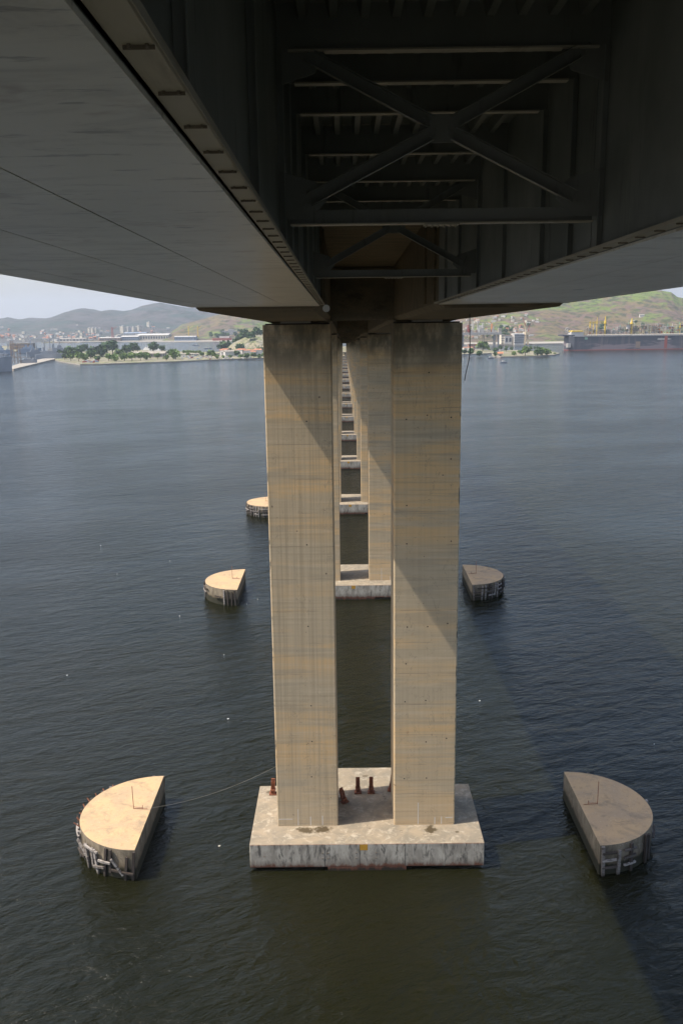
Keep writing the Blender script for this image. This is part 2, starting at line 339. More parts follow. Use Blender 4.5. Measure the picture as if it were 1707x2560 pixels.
for i in range(10):
    x = -2.45 + i*.545
    rb = MB(); rb.hexa([(x - .07, Y0, 60.09), (x + .07, Y0, 60.09), (x + .07, YJ, 60.09), (x - .07, YJ, 60.09),
                        (x - .14, Y0, 60.35), (x + .14, Y0, 60.35), (x + .14, YJ, 60.35), (x - .14, YJ, 60.35)]).build('deck_rib', MT['brace'], st)
for y in (6.5, 11.6, 16.8, 18.95, 21.6, 26.6, 31.6, 36.6, 41.4):
    fb = MB(); fb.box(-WI + .02, WI - .02, y - .008, y + .008, 59.58, 60.34); fl = fb.build('floor_beam', MT['brace'], st)
    MB().box(-WI + .22, WI - .22, y - .11, y + .11, 59.545, 59.578).build('bottom_flange', MT['flange'], fl)
# cross frames
def cross_frame(y):
    zb = zs(y) + .60; zt_ = 59.62; zc_ = (zb + .35 + zt_)/2 - .05; e = WI - .25
    b = MB(); b.box(-WI + .2, WI - .2, y - .008, y + .008, zb, zb + .24); f = b.build('cross_frame', MT['brace'], st)
    MB().box(-WI + .2, WI - .2, y - .13, y + .13, zb - .025, zb - .002).build('bottom_flange', MT['flange'], f)
    for sx in (-1, 1):
        for sz, zz in ((1, zt_ - .12), (-1, zb + .42)):
            d = MB(); A = Vector((sx*.2, y, zc_ + (zz - zc_)*.08)); B = Vector((sx*(e - .30), y, zz))
            d.bar(A, B, .016, .22, upv=(0, 0, 1)); dd = (B - A).normalized(); nn = Vector((-dd.z, 0, dd.x)); nn = nn if nn.z > 0 else -nn
            d.bar(A + nn*-.11 + Vector((0, -.06, 0)), B + nn*-.11 + Vector((0, -.06, 0)), .14, .014, upv=nn)
            d.bar(A + nn*.11 + Vector((0, -.06, 0)), B + nn*.11 + Vector((0, -.06, 0)), .10, .014, upv=nn)
            d.build('diagonal_brace', MT['brace'], f)
            gp = MB(); c1 = sx*(WI - .02)
            P = [(c1, zz + sz*.34), (c1 - sx*.5, zz + sz*.34), (c1 - sx*.85, zz + sz*.02), (c1 - sx*.66, zz - sz*.30), (c1, zz - sz*.5)]
            n_ = len(P); gp.add([(p[0], y - .026, p[1]) for p in P] + [(p[0], y - .012, p[1]) for p in P],
                                [tuple(range(n_)), tuple(range(n_, 2*n_))[::-1]] + [(i, i + n_, (i + 1) % n_ + n_, (i + 1) % n_) for i in range(n_)])
            for i in range(3):
                for j in range(2):
                    p = B + dd*(.0 + i*.11) + nn*(.045 if j else -.045); gp.tube([(p.x, y - .026, p.z), (p.x, y - .055, p.z)], .017, 6)
            gp.build('gusset_plate', MT['brace'], f)
    gp = MB(); P = [(-.40, .12), (-.40, -.12), (-.2, -.24), (.2, -.24), (.40, -.12), (.40, .12), (.2, .24), (-.2, .24)]
    n_ = len(P); gp.add([(p[0], y - .026, zc_ + p[1]) for p in P] + [(p[0], y - .012, zc_ + p[1]) for p in P],
                        [tuple(range(n_)), tuple(range(n_, 2*n_))[::-1]] + [(i, i + n_, (i + 1) % n_ + n_, (i + 1) % n_) for i in range(n_)])
    for sx in (-1, 1):
        for sz in (-1, 1):
            for i in range(3):
                for j in (-.04, .04):
                    x, z = sx*(.12 + i*.1), zc_ + sz*(.05 + i*.045) + j; gp.tube([(x, y - .026, z), (x, y - .055, z)], .017, 6)
    gp.build('centre_gusset_plate', MT['brace'], f)
    sp = MB(); sp.box(-.32, .32, y - .15, y + .15, zb - .05, zb - .027)
    for i in range(6):
        for j in (-.1, .1): sp.tube([(-.27 + i*.108, y + j, zb - .05), (-.27 + i*.108, y + j, zb - .075)], .018, 6)
    sp.build('splice_plate', MT['flange'], f)
for y in (16.8, 32.2): cross_frame(y)

# concrete spans -----------------------------------------------------------------------------------
NP = 19
bounds = [YJ] + [pier_y(k) + 42.8 for k in range(NP)]
ordn = ['first', 'second', 'third', 'fourth', 'fifth', 'sixth', 'seventh', 'eighth', 'ninth', 'tenth', 'eleventh', 'twelfth', 'thirteenth', 'fourteenth', 'fifteenth', 'sixteenth', 'seventeenth', 'eighteenth', 'nineteenth']
for k in range(NP):
    ya, yb = bounds[k], bounds[k+1]
    lab = 'brown concrete bridge span resting on the nearest pair of legs' if k == 0 else 'shaded concrete bridge span carried on the %s pier from the camera' % ordn[k]
    t = thing('concrete_bridge_span', lab, 'bridge span', (0, ya, 0), 0, 'concrete spans of the bridge')
    top = lambda y: zc(y) + (5.1 if y < P1 + 1 else 5.1)
    for sgn in (-1, 1):
        m = MB(); cuts = [ya, P1, yb] if k == 0 else [ya, yb]
        for a, b in zip(cuts[:-1], cuts[1:]):
            x0, x1 = sorted((sgn*WI, sgn*WO)); c0, c1 = sorted((sgn*(WI + .35), sgn*(WO - .35)))
            # chamfered bottom edges
            for (u0, u1, dz0, dz1) in ((c0, c1, 0, .3),):
                m.hexa([(u0, a - ya, zc(a)), (u1, a - ya, zc(a)), (u1, b - ya, zc(b)), (u0, b - ya, zc(b)),
                        (x0, a - ya, zc(a) + .3), (x1, a - ya, zc(a) + .3), (x1, b - ya, zc(b) + .3), (x0, b - ya, zc(b) + .3)])
            m.hexa([(x0, a - ya, zc(a) + .3), (x1, a - ya, zc(a) + .3), (x1, b - ya, zc(b) + .3), (x0, b - ya, zc(b) + .3),
                    (x0, a - ya, top(a)), (x1, a - ya, top(a)), (x1, b - ya, top(b)), (x0, b - ya, top(b))])
        m.build('box_girder', MT['board'], t)
    m = MB(); m.hexa([(-DECK, 0, top(ya)), (DECK, 0, top(ya)), (DECK, yb - ya, top(yb)), (-DECK, yb - ya, top(yb)),
                      (-DECK, 0, top(ya) + .4), (DECK, 0, top(ya) + .4), (DECK, yb - ya, top(yb) + .4), (-DECK, yb - ya, top(yb) + .4)])
    m.build('deck_slab', MT['board'], t)
    for sgn in (-1, 1):
        xa, xb = sorted((sgn*DECK, sgn*(DECK - .35)))
        MB().hexa([(xa, 0, top(ya) + .41), (xb, 0, top(ya) + .41), (xb, yb - ya, top(yb) + .41), (xa, yb - ya, top(yb) + .41),
                   (xa, 0, top(ya) + 1.25), (xb, 0, top(ya) + 1.25), (xb, yb - ya, top(yb) + 1.25), (xa, yb - ya, top(yb) + 1.25)]).build('parapet', MT['deckc'], t)
    py = pier_y(k)
    MB().box(-WI + .002, WI - .002, py + .5 - ya, py + 5 - ya, zc(py + 3) + .1, top(py) - .3).build('diaphragm', MT['board'], t)
    if k == 0:      # stepped corbel where the steel span is seated
        for sgn in (-1, 1):
            xa, xb = sorted((sgn*(WI + .004), sgn*(WI + .9)))
            MB().box(xa, xb, -.04, -.01, zs(YJ) + .3, 59.9).build('joint_cover', MT['cable'], t)
            x0, x1 = sorted((sgn*(WI - .12), sgn*(WI - .002)))
            for a_, b_ in ((1.2, 2.6), (6.5, 7.2)): MB().box(x0, x1, a_, b_, zc(YJ + a_) + .4, 60).build('web_rib', MT['board'], t)

# piers --------------------------------------------------------------------------------------------
FY0, FY1, LY = -3.36, 8.3, 5.7
def chamfer(x0, x1, y0, y1, c):
    return [(x0 + c, y0), (x1 - c, y0), (x1, y0 + c), (x1, y1 - c), (x1 - c, y1), (x0 + c, y1), (x0, y1 - c), (x0, y0 + c)]
def footing_mesh(detail):
    m = MB(); Z0, Z1 = .42, 3.03
    poly = [(-11.92, FY0), (11.92, FY0), (11.92, FY1), (4.3, FY1), (4.3, 12.25), (-4.3, 12.25), (-4.3, FY1), (-11.92, FY1)]
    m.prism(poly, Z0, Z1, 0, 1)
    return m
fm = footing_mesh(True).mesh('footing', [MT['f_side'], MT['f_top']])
bm_ = MB().box(-4.0, 4.0, FY0 - .0, 12.0, -1.5, .415).mesh('pile_block', MT['f_side'])
hole = MB().tube([(0, .02, 0), (0, -.012, 0)], .07, 8).mesh('form_tie_hole', MT['dark'])
piers = []
for k in range(NP):
    py = pier_y(k)
    lab = ('nearest bridge pier with two tall tan concrete legs on a white edged footing' if k == 0 else
           '%s bridge pier from the camera, seen through the gap between the nearest legs' % ordn[k])
    t = thing('bridge_pier', lab, 'bridge pier', (0, py, 0), 0, 'bridge piers marching across the bay'); piers.append(t)
    fo = put('footing', fm, t); 
    if k < 3: bevel(fo, .07)
    put('pile_block', bm_, t, (0, -.0, 0))
    for sgn in (-1, 1):
        x0, x1 = sorted((sgn*WI, sgn*WO)); h = zt(k)
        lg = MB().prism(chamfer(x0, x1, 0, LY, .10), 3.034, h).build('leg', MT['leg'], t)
        cx = (x0 + x1)/2
        MB().box(cx - 2.95, cx + 2.95, .35, LY - .35, h + .002, h + .12).build('leg_cap', MT['dark'], t)
        MB().box(cx - 1.5, cx + 1.3, .05, 1.4, h + .124, zc(py) + .0 - .004).build('bearing_pad', MT['deckc'], t)
        MB().box(cx - 1.5, cx + 1.3, LY - 1.4, LY - .1, h + .124, zc(py + LY) - .004).build('bearing_pad', MT['deckc'], t)
        if k < 2:
            marks = ((-1.0, 3.1, 1.9), (.3, 3.1, 1.0), (1.55, 3.1, 1.1)) if sgn < 0 else ((-.65, 3.1, 2.5), (1.1, 3.1, .8), (1.8, 3.1, .85))
            for dx, z0, hh in marks: MB().box(cx + dx - .045, cx + dx + .045, -.006, .01, z0, z0 + hh).build('limewash_run', MT['wmark'], t)
            xx = (cx - 3.05, cx - 1.6) if sgn < 0 else (cx + 2.2, cx + 2.95)
            MB().box(xx[0], xx[1], -.006, .01, 3.78, 3.88).build('limewash_run', MT['wmark'], t)
            if k == 0 or sgn > 0:
                for z in np.arange(8.6, h - 2, 4.15):
                    for dx in ((-2.0, .1, 2.3) if sgn > 0 else (.6,)):
                        if random.random() < (.5 if sgn > 0 else .4): put('form_tie_hole', hole, t, (cx + dx + random.uniform(-.15, .15), 0, z + random.uniform(-.3, .3)))
    MB().box(-.72, .08, FY0 - .006, FY0 + .01, 2.3, 2.95).build('yellow_paint_patch', MT['yellow'], t)
    if k == 0:
        for x in (-4.3, -.75, 3.9):
            MB().box(x - .025, x + .025, FY0 - .007, FY0 + .01, .5, 2.98).build('footing_joint', MT['dark'], t)
        for x in (-4.5, -3.95, -1.1, .95):
            for z in (1.35, 1.95): MB().box(x - .09, x + .09, FY0 - .03, FY0, z, z + .1).build('joint_bracket', MT['clip'], t)
# rusty stub posts on the nearest footing
stubs = [(-10.3, 6.5, .0, 'rusty steel stub post on the footing left of the left leg', .05), (-2.25, 4.6, .5, 'leaning rusty stub post close beside the left leg', -.25),
         (-.75, 6.6, .05, 'left one of two upright rusty stub posts behind the gap', .0), (.75, 6.6, .0, 'right one of two upright rusty stub posts behind the gap', .0),
         (3.0, 7.0, -.1, 'rusty stub post half hidden behind the right leg', .1)]
for x, y, rz, lab, lean in stubs:
    t = thing('rusty_stub_post', lab, 'steel post', (x, P1 + y, 3.04), rz, 'rusty stub posts on the footing')
    t.rotation_euler = (0, lean, rz)
    MB().box(-.22, .22, -.05, .05, 0, 1.9).box(-.22, -.14, -.2, .2, 0, 1.6).box(.14, .22, -.2, .2, 0, 1.6).build('post', MT['rust'], t)
    MB().box(-.4, .4, -.35, .35, -.001, .12).build('base_plate', MT['rust'], t)
    MB().box(-.28, .28, -.3, .3, .5, .62).build('stiffener', MT['rust'], t)

# fender dolphins ----------------------------------------------------------------------------------
DR, DX = 7.4, 23.3
def dolphin(side, cy, label, kind):
    t = thing('fender_dolphin', label, 'fender', (side*DX, cy, 0), 0, 'half round concrete fender islands')
    arc = [(-math.pi/2) + math.pi*i/44 for i in range(45)]
    poly = [(side*DR*math.cos(a), DR*math.sin(a)) for a in arc]
    if side < 0: poly = poly[::-1]
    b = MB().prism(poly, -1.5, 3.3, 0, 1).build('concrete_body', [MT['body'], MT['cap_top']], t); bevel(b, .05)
    # thin splash lip at the top of the round wall
    rr = random.Random(kind*13 + side)
    def P(a, r, z): return Vector((side*r*math.cos(a), r*math.sin(a), z))
    n = 30
    for i in range(n):
        a = -math.pi/2 + math.pi*(i + .5)/n
        keep = {0: .8, 1: .16, 2: .85, 3: .6, 4: .92}[kind]
        if kind == 2 and a > -1.0: keep = .35
        if kind == 1 and i == 2: keep = 1
        if rr.random() > keep: continue
        top = rr.choice([3.2, 3.1, 2.9, 2.6, 3.25]); bot = rr.choice([-.6, -.5, -.4, .6]); 
        if kind == 1 and i == 2: top, bot = 2.7, -.8
        w = .26 if kind != 1 else .32
        m = MB(); lean = rr.uniform(-.03, .03)*(2 if kind == 0 else 1)
        m.bar(P(a, DR + .16, bot), P(a + lean, DR + .16 + rr.uniform(0, .08), top), w, .22, upv=(math.cos(a)*side, math.sin(a), 0))
        m.build('fender_post', MT['timber'], t)
    for z in (.9, 1.7, 2.5):
        i = 0
        while i < n - 1:
            ln = rr.choice([2, 3, 4]); keep = {0: .28, 1: .35, 2: .12, 3: .75, 4: .85}[kind]
            if kind == 2 and i > 12: keep = .5
            if kind == 1 and i < 4: ln = 2; keep = 1
            if kind == 1 and 5 <= i <= 8: keep = 0
            if rr.random() < keep:
                j = min(i + ln, n - 1); a0 = -math.pi/2 + math.pi*(i + .3)/n; a1 = -math.pi/2 + math.pi*(j + .2)/n
                m = MB(); d = .33 if kind != 1 else .22; tilt = rr.uniform(-.2, .2)*(.8 if kind == 0 else .25)
                am = (a0 + a1)/2
                m.bar(P(a0, DR + d, z - tilt), P(am, DR + d, z), .2, .2, upv=(0, 0, 1)); m.bar(P(am, DR + d, z), P(a1, DR + d, z + tilt), .2, .2, upv=(0, 0, 1))
                m.build('fender_rail', MT['timber'], t); i = j
            i += 1
    if kind == 0:      # snapped timbers hanging off the wall
        for k_ in range(3):
            a = -1.4 + k_*.62; m = MB(); m.bar(P(a, DR + .3, rr.uniform(.5, 1.4)), P(a + rr.uniform(.1, .3), DR + rr.uniform(.3, .6), rr.uniform(2.2, 3.2)), .2, .2)
            m.build('broken_fender_beam', MT['timber'], t)
        for k_ in range(8):
            a = -.35 + k_*.16; m = MB(); m.bar(P(a, DR + .05, 3.0), P(a + .02, DR + rr.uniform(.3, .6), rr.uniform(3.1, 3.5)), .1, .1); m.build('broken_fender_beam', MT['rust'], t)
    # mast and low rail on top
    mx = side*1.9
    MB().tube([(mx, .3, 3.3), (mx + side*.02, .3, 6.0)], .035, 6).build('mast', MT['rust'], t)
    MB().tube([(mx, .3, 3.36), (side*.35, .15, 3.36)], .03, 5).tube([(side*.9, .25, 3.3), (side*.9, .25, 3.75)], .03, 5).tube([(mx, .3, 3.55), (side*1.2, .27, 3.45), (side*.9, .25, 3.5)], .02, 5).build('low_rail', MT['rust'], t)
    MB().prism([(mx - side*.3*math.cos(q_)*(1), .25 + .35*math.sin(q_)) for q_ in [2*math.pi*i/14 for i in range(14)]][::side], 3.302, 3.306).build('rust_stain', MT['rust'], t) if False else None
    return t
dolphin(-1, 86.5, 'sunlit half round fender island beside the nearest pier, broken timbers around it', 0)
dolphin(1, 86.5, 'shaded half round fender island to the right of the nearest pier', 1)
dolphin(-1, 174.2, 'sunlit half round fender island left of the nearest leg, pale upright posts on its front', 2)
dolphin(1, 175.8, 'smaller shaded half round fender island just right of the nearest right leg', 3)
dolphin(-1, 254.2, 'most distant fender island, partly hidden behind the left leg, ladder like white rails', 4)

# rope from the near left dolphin to the pier
A = Vector((-DX + .1, 86.7, 3.45)); B = Vector((-9.0, 91.5, 6.2)); pts = [A.lerp(B, i/24) + Vector((0, 0, -1.5*4*(i/24)*(1 - i/24)*.55)) for i in range(25)]
tag(MB().tube(pts, .015, 5).build('mooring_rope', MT['rope']), 'thin pale rope sagging from the sunlit fender island to the nearest pier', 'rope')
# hanging cable under the right girder
pts = [(6.62, 60, zc(60) + .02), (6.63, 60, 54.6), (6.66, 60.02, 53.6), (6.7, 60.04, 52.9), (6.6, 60.1, 52.1), (6.42, 60.1, 51.3), (6.36, 60.1, 50.9)]
tag(MB().tube(pts, .03, 5).build('hanging_cable', MT['cable']), 'black cable dangling from the girder beside the right leg', 'cable')
t = thing('marker_lamp', 'white round marker lamp under the inner edge of the left girder', 'lamp', (-2.62, 44.3, 55.56))
MB().tube([(0, -.05, 0), (0, .06, 0)], .18, 20).build('lamp_disc', MT['white'], t)
MB().tube([(0, .02, .1), (-.02, .02, .6)], .02, 6).build('lamp_bracket', MT['clip'], t)
# floating scraps
for i, (px, py) in enumerate([(252, 1364), (293, 1435), (449, 1540), (560, 1637), (570, 1797), (168, 1688), (425, 1402), (446, 1447), (644, 1498), (1198, 1752), (1634, 1860), (617, 1510), (548, 2115)]):
    p = at(px, py, z=.02); m = MB(); w = random.uniform(.10, .2)
    m.obox((0, 0, 0), w, w*.6, .05, Matrix.Rotation(random.random()*3, 3, 'Z'))
    m.obox((w*.5, w*.4, 0), w*.5, w*.4, .04, Matrix.Rotation(random.random()*3, 3, 'Z'))
    o = m.build('floating_scrap', MT['white'] if i in (0, 1, 2, 3, 4, 5, 9, 10) else MT['yellow_leaf'] if 'yellow_leaf' in MT else MT['wmark'], None, p)
    tag(o, 'tiny pale scrap of litter floating on the open water', 'litter', 'litter floating on the bay')

# ------------------------------------------------------------------ far shore, hills and town
def vnoise(x, y, seed=0):
    xi = np.floor(x).astype(int); yi = np.floor(y).astype(int); fx = x - xi; fy = y - yi
    fx = fx*fx*(3 - 2*fx); fy = fy*fy*(3 - 2*fy)
    def hsh(a, b):
        h = (a*374761393 + b*668265263 + seed*974711) & 0x7fffffff; h = ((h ^ (h >> 13))*1274126177) & 0x7fffffff
        return ((h ^ (h >> 16)) & 0xffff)/65535.
    return (hsh(xi, yi)*(1 - fx) + hsh(xi + 1, yi)*fx)*(1 - fy) + (hsh(xi, yi + 1)*(1 - fx) + hsh(xi + 1, yi + 1)*fx)*fy
def fbm(x, y, o=5, seed=0):
    s = 0; a = .5
    for i in range(o): s = s + a*(vnoise(x*2**i, y*2**i, seed + i) - .5); a *= .52
    return s
MT.update(
    hill_far=hill('far_hill_hazed_scrub', (.045, .065, .058), (.070, .068, .064), (.085, .080, .082), (.03, .042, .035), .0022),  # scrub and rock tinted bluish: part of the distance haze is in the colour
    hill_green=hill('near_hill_grass', (.12, .16, .032), (.145, .11, .055), (.13, .088, .07), (.035, .048, .02), .0055),
    land=hill('spit_ground', (.20, .21, .09), (.33, .28, .19), (.28, .25, .2), (.09, .10, .05), .02),
    stone=flat('quay_stone', (.36, .33, .28), .9, var=.5, sc_=.1), hull_grey=flat('navy_grey_paint', (.30, .32, .35), .6, sc_=.05),
    hull_blue=None, roof=flat('orange_tile_roof', (.48, .21, .12), .8, sc_=.2), wall=flat('cream_wall', (.66, .60, .48), .8, sc_=.1),
    pale=flat('pale_wall', (.56, .54, .50), .8, sc_=.1), pink=flat('pink_brick_wall', (.42, .24, .19), .8, sc_=.1), bluewall=flat('blue_grey_cladding', (.24, .30, .38), .6, sc_=.1),
    glass=flat('dark_window_band', (.07, .08, .10), .3, sc_=.2), yel=flat('crane_yellow', (.72, .50, .05), .5, sc_=.1), red=flat('red_oxide', (.34, .08, .055), .6, sc_=.1),
    beige=flat('beige_crane_paint', (.62, .50, .33), .6, sc_=.1), orange=flat('orange_module', (.66, .26, .10), .6, sc_=.1), green=flat('green_module', (.20, .36, .27), .6, sc_=.1),
    blue=flat('blue_module', (.10, .24, .48), .6, sc_=.1), pipe=flat('grey_pipework', (.40, .38, .35), .6, sc_=.1), brownm=flat('brown_steelwork', (.26, .19, .14), .7, sc_=.1),
    leafa=foliage('dark_leaves', (.05, .10, .03), (.085, .15, .04)), leafb=foliage('bright_leaves', (.12, .19, .04), (.18, .27, .06)), trunk=flat('bark', (.12, .09, .06), .9))
n = N('tanker_hull_paint'); z = n.xyz(2); f = n.noise((.012, .012, .05), 4, .6); c = n.mix(n.ramp(f, .48, .58), (.055, .06, .075), (.20, .16, .17))
hi = n.ramp(n.math('ADD', z, n.math('MULTIPLY', f, 10)), 19, 22, 0, 1); c = n.mix(hi, c, (.045, .052, .065))
st_ = n.noise((.15, .15, .01), 4, .7); c = n.mix(n.ramp(st_, .5, .7, 0, .4), c, (.26, .2, .18)); MT['hull_blue'] = n.done(c, .55)

TERR = []
def terrain(name, mat, x0, x1, ys, yr, yb, ridge, nx, ny, amp, seed, power=1.0, edge=120, gully=.35):
    """ridge: list of (photo px, py) read at distance yr; the sheet rises from the shore ys to yr and falls to yb"""
    pts = sorted([(p.x, p.z) for p in (at(a, b, y=yr) for a, b in ridge)])
    rx = np.array([p[0] for p in pts]); rz = np.array([p[1] for p in pts])
    def hfun(X, Y):
        X = np.asarray(X, float); Y = np.asarray(Y, float); Xs = X*yr/np.maximum(Y, 1)*.75 + X*.25
        R_ = np.interp(Xs, rx, rz, left=2, right=2)
        sh = ys + edge*fbm(X/600, X*0 + 3.3, 4, seed)
        t = (Y - sh)/(yr - sh); f = np.where(t < 1, np.clip(t, 0, 1)**power, np.clip(1 - ((Y - yr)/(yb - yr))**2, 0, 1))
        nn = fbm(X/(amp*7), Y/(amp*7), 6, seed + 9); gl = 1 - np.abs(fbm(X/(amp*9), Y/(amp*16), 5, seed + 3))*4
        k = np.clip(t, 0, 1)*np.clip(1.15 - t, 0, 1)*4
        return f*R_*(1 + gully*(gl - .75)*np.clip(1.05 - t, 0, 1)) + amp*nn*k*np.clip(R_/80, .15, 1) + np.where(t > 0, 1.6, -2.5)
    X = np.linspace(x0, x1, nx); Y = np.concatenate([np.linspace(ys - 60, yr, ny), np.linspace(yr, yb, ny//4)[1:]])
    XX, YY = np.meshgrid(X, Y); ZZ = hfun(XX, YY)
    n_ = len(Y); v = np.stack([XX.ravel(), YY.ravel(), ZZ.ravel()], 1)
    i = np.arange(n_*nx).reshape(n_, nx); f = np.stack([i[:-1, :-1].ravel(), i[:-1, 1:].ravel(), i[1:, 1:].ravel(), i[1:, :-1].ravel()], 1)
    me = bpy.data.meshes.new(name); me.from_pydata(v.tolist(), [], f.tolist()); me.materials.append(MT[mat])
    me.polygons.foreach_set('use_smooth', [True]*len(me.polygons)); me.update()
    o = put(name, me); struct(o); TERR.append(hfun); return hfun
ridgeL = [(-400, 800), (-250, 790), (-120, 803), (-40, 800), (0, 801), (20, 796), (45, 802), (75, 797), (110, 801), (135, 797), (150, 791), (180, 778), (205, 773), (235, 776), (255, 781), (285, 776), (310, 779), (330, 775), (355, 764), (385, 758), (403, 756), (450, 765), (520, 772), (600, 775), (660, 772), (760, 780), (900, 782), (1000, 780), (1200, 785), (1500, 782), (1700, 785), (2100, 780)]
H1 = terrain('far_hills', 'hill_far', -4200, 4200, 2960, 5200, 7200, ridgeL, 420, 90, 90, 3, 1.5, gully=.7)
ridgeG = [(420, 842), (432, 828), (455, 814), (480, 807), (508, 801), (544, 791), (570, 785), (610, 782), (655, 786), (720, 795), (800, 812), (860, 830), (900, 846)]
H2 = terrain('green_hill', 'hill_green', -950, 150, 2820, 3250, 3700, ridgeG, 220, 60, 26, 11, .8, gully=.6)
ridgeR = [(1040, 838), (1100, 815), (1160, 796), (1230, 786), (1300, 772), (1380, 757), (1450, 748), (1520, 741), (1600, 733), (1650, 729), (1676, 732), (1693, 744), (1707, 747), (1760, 756), (1850, 775), (1950, 800), (2100, 820)]
H3 = terrain('rocky_green_hill', 'hill_green', 120, 1750, 2120, 2650, 3200, ridgeR, 340, 100, 34, 21, .95, edge=60, gully=.6)

def land(name, poly_px, mat, z=1.6, flip=False):
    P = [at(a, b, z=0) for a, b in poly_px]; P = [(p.x, p.y) for p in P]
    ar = sum(P[i][0]*P[(i+1) % len(P)][1] - P[(i+1) % len(P)][0]*P[i][1] for i in range(len(P)))
    if ar < 0: P = P[::-1]
    return struct(MB().prism(P, -1.5, z, 0, 1).build(name, [MT['stone'], MT[mat]]))
land('headland', [(128, 897), (150, 905), (175, 909), (201, 913), (260, 912), (350, 909), (440, 906), (520, 902), (600, 899), (690, 896), (800, 893), (900, 891), (1000, 889), (1080, 888), (1157, 887.5), (1236, 885), (1232, 879), (1160, 872), (1080, 868), (900, 868), (700, 868), (590, 874), (540, 882), (460, 881), (380, 876), (300, 876), (230, 878), (170, 885), (140, 891)], 'land')
land('islet', [(1231, 892), (1250, 894), (1300, 893), (1350, 892), (1385, 889), (1398, 885.5), (1385, 882), (1330, 879), (1280, 877), (1250, 880), (1228, 887)], 'land')
land('old_jetty', [(14, 925), (36, 926.5), (137, 901), (140, 897), (130, 896), (60, 909)], 'stone', 2.2)
land('navy_yard_ground', [(-160, 890), (-40, 888), (30, 882), (64, 876), (92, 872), (84, 868), (0, 866), (-160, 866)], 'land', 1.8)
land('far_shore_ground', [(-500, 853), (0, 855), (100, 854.5), (200, 856.5), (300, 855), (450, 855.5), (600, 855), (800, 855), (1100, 851), (1100, 846), (600, 846), (0, 846), (-500, 846)], 'stone', 2)
land('dockyard_ground', [(1100, 863), (1250, 863), (1340, 862), (1400, 861), (1800, 857), (2100, 853), (2100, 845), (1400, 850), (1100, 851)], 'stone', 2.5)
# small wooded rise on the headland beside the bridge
kn = MB(); c_ = at(655, 878, z=0); nx, ny = 26, 20; base = len(kn.v)
vs = []
for j in range(ny):
    for i in range(nx):
        u, v = i/(nx - 1)*2 - 1, j/(ny - 1)*2 - 1; h = max(0, 1 - (u*u + v*v))**.7
        x, y = c_.x + u*70, c_.y + v*75; vs.append((x, y, 1.2 + 30*h + 5*h*float(fbm(np.array(x/18), np.array(y/18), 4, 2))))
kn.add(vs, [(j*nx + i, j*nx + i + 1, (j+1)*nx + i + 1, (j+1)*nx + i) for j in range(ny - 1) for i in range(nx - 1)])
struct(kn.build('headland_rise', MT['land']))
def knoll(x, y):
    u, v = (x - c_.x)/70, (y - c_.y)/75; return 1.2 + 30*max(0, 1 - (u*u + v*v))**.7

# trees ------------------------------------------------------------------------------------------
def crown_mesh(seed, n=320, tall=.8, size=.115):
    r = random.Random(seed); m = MB(); lobes = [(Vector((r.uniform(-.28, .28), r.uniform(-.28, .28), r.uniform(.38, .75)*tall)), r.uniform(.2, .34)) for _ in range(7)]
    for _ in range(n):
        c, rad = r.choice(lobes); d = Vector((r.gauss(0, 1), r.gauss(0, 1), r.gauss(0, 1))).normalized()
        p = c + d*rad*r.uniform(.55, 1.12); s = size*r.uniform(.6, 1.3)
        q = Vector((r.gauss(0, 1), r.gauss(0, 1), r.gauss(0, 1.2))).normalized(); a = q.orthogonal().normalized()*s; b = q.cross(a).normalized()*s*.8
        m.add([p - a - b*.4, p + a*.2 - b, p + a + b*.3, p - a*.3 + b], [(0, 1, 2, 3)])
    return m
crowns = {}
for mk in ('leafa', 'leafb'):
    crowns[mk] = [crown_mesh(s, tall=.85 if s % 2 else 1.0).mesh('crown', MT[mk]) for s in range(5)]
crowns['tall'] = [crown_mesh(30 + s, 260, 1.9, .10).mesh('crown', MT['leafa']) for s in range(2)]
trunk_me = MB().tube([(0, 0, 0), (.01, 0, .3), (0, .02, .55)], [.045, .03, .015], 6).tube([(.01, 0, .28), (.14, .05, .5)], [.02, .01], 5).mesh('trunk', MT['trunk'])
def tree(px, py, wpx, kind, label, cat='tree', group=None, hill_=None, ypos=None):
    if ypos is None: p = at(px, py, z=1.6)
    else:
        p = at(px, py, y=ypos); p.z = float(hill_(p.x, p.y)) - .5
    w = wpx*mpp(p.y)
    t = thing('tree', label, cat, p, random.uniform(0, 6.28), group); t.scale = (w, w, w*random.uniform(.85, 1.05)); 
    put('crown', random.choice(crowns[kind]), t); put('trunk', trunk_me, t); return t
G1 = 'trees on the headland left of the bridge'
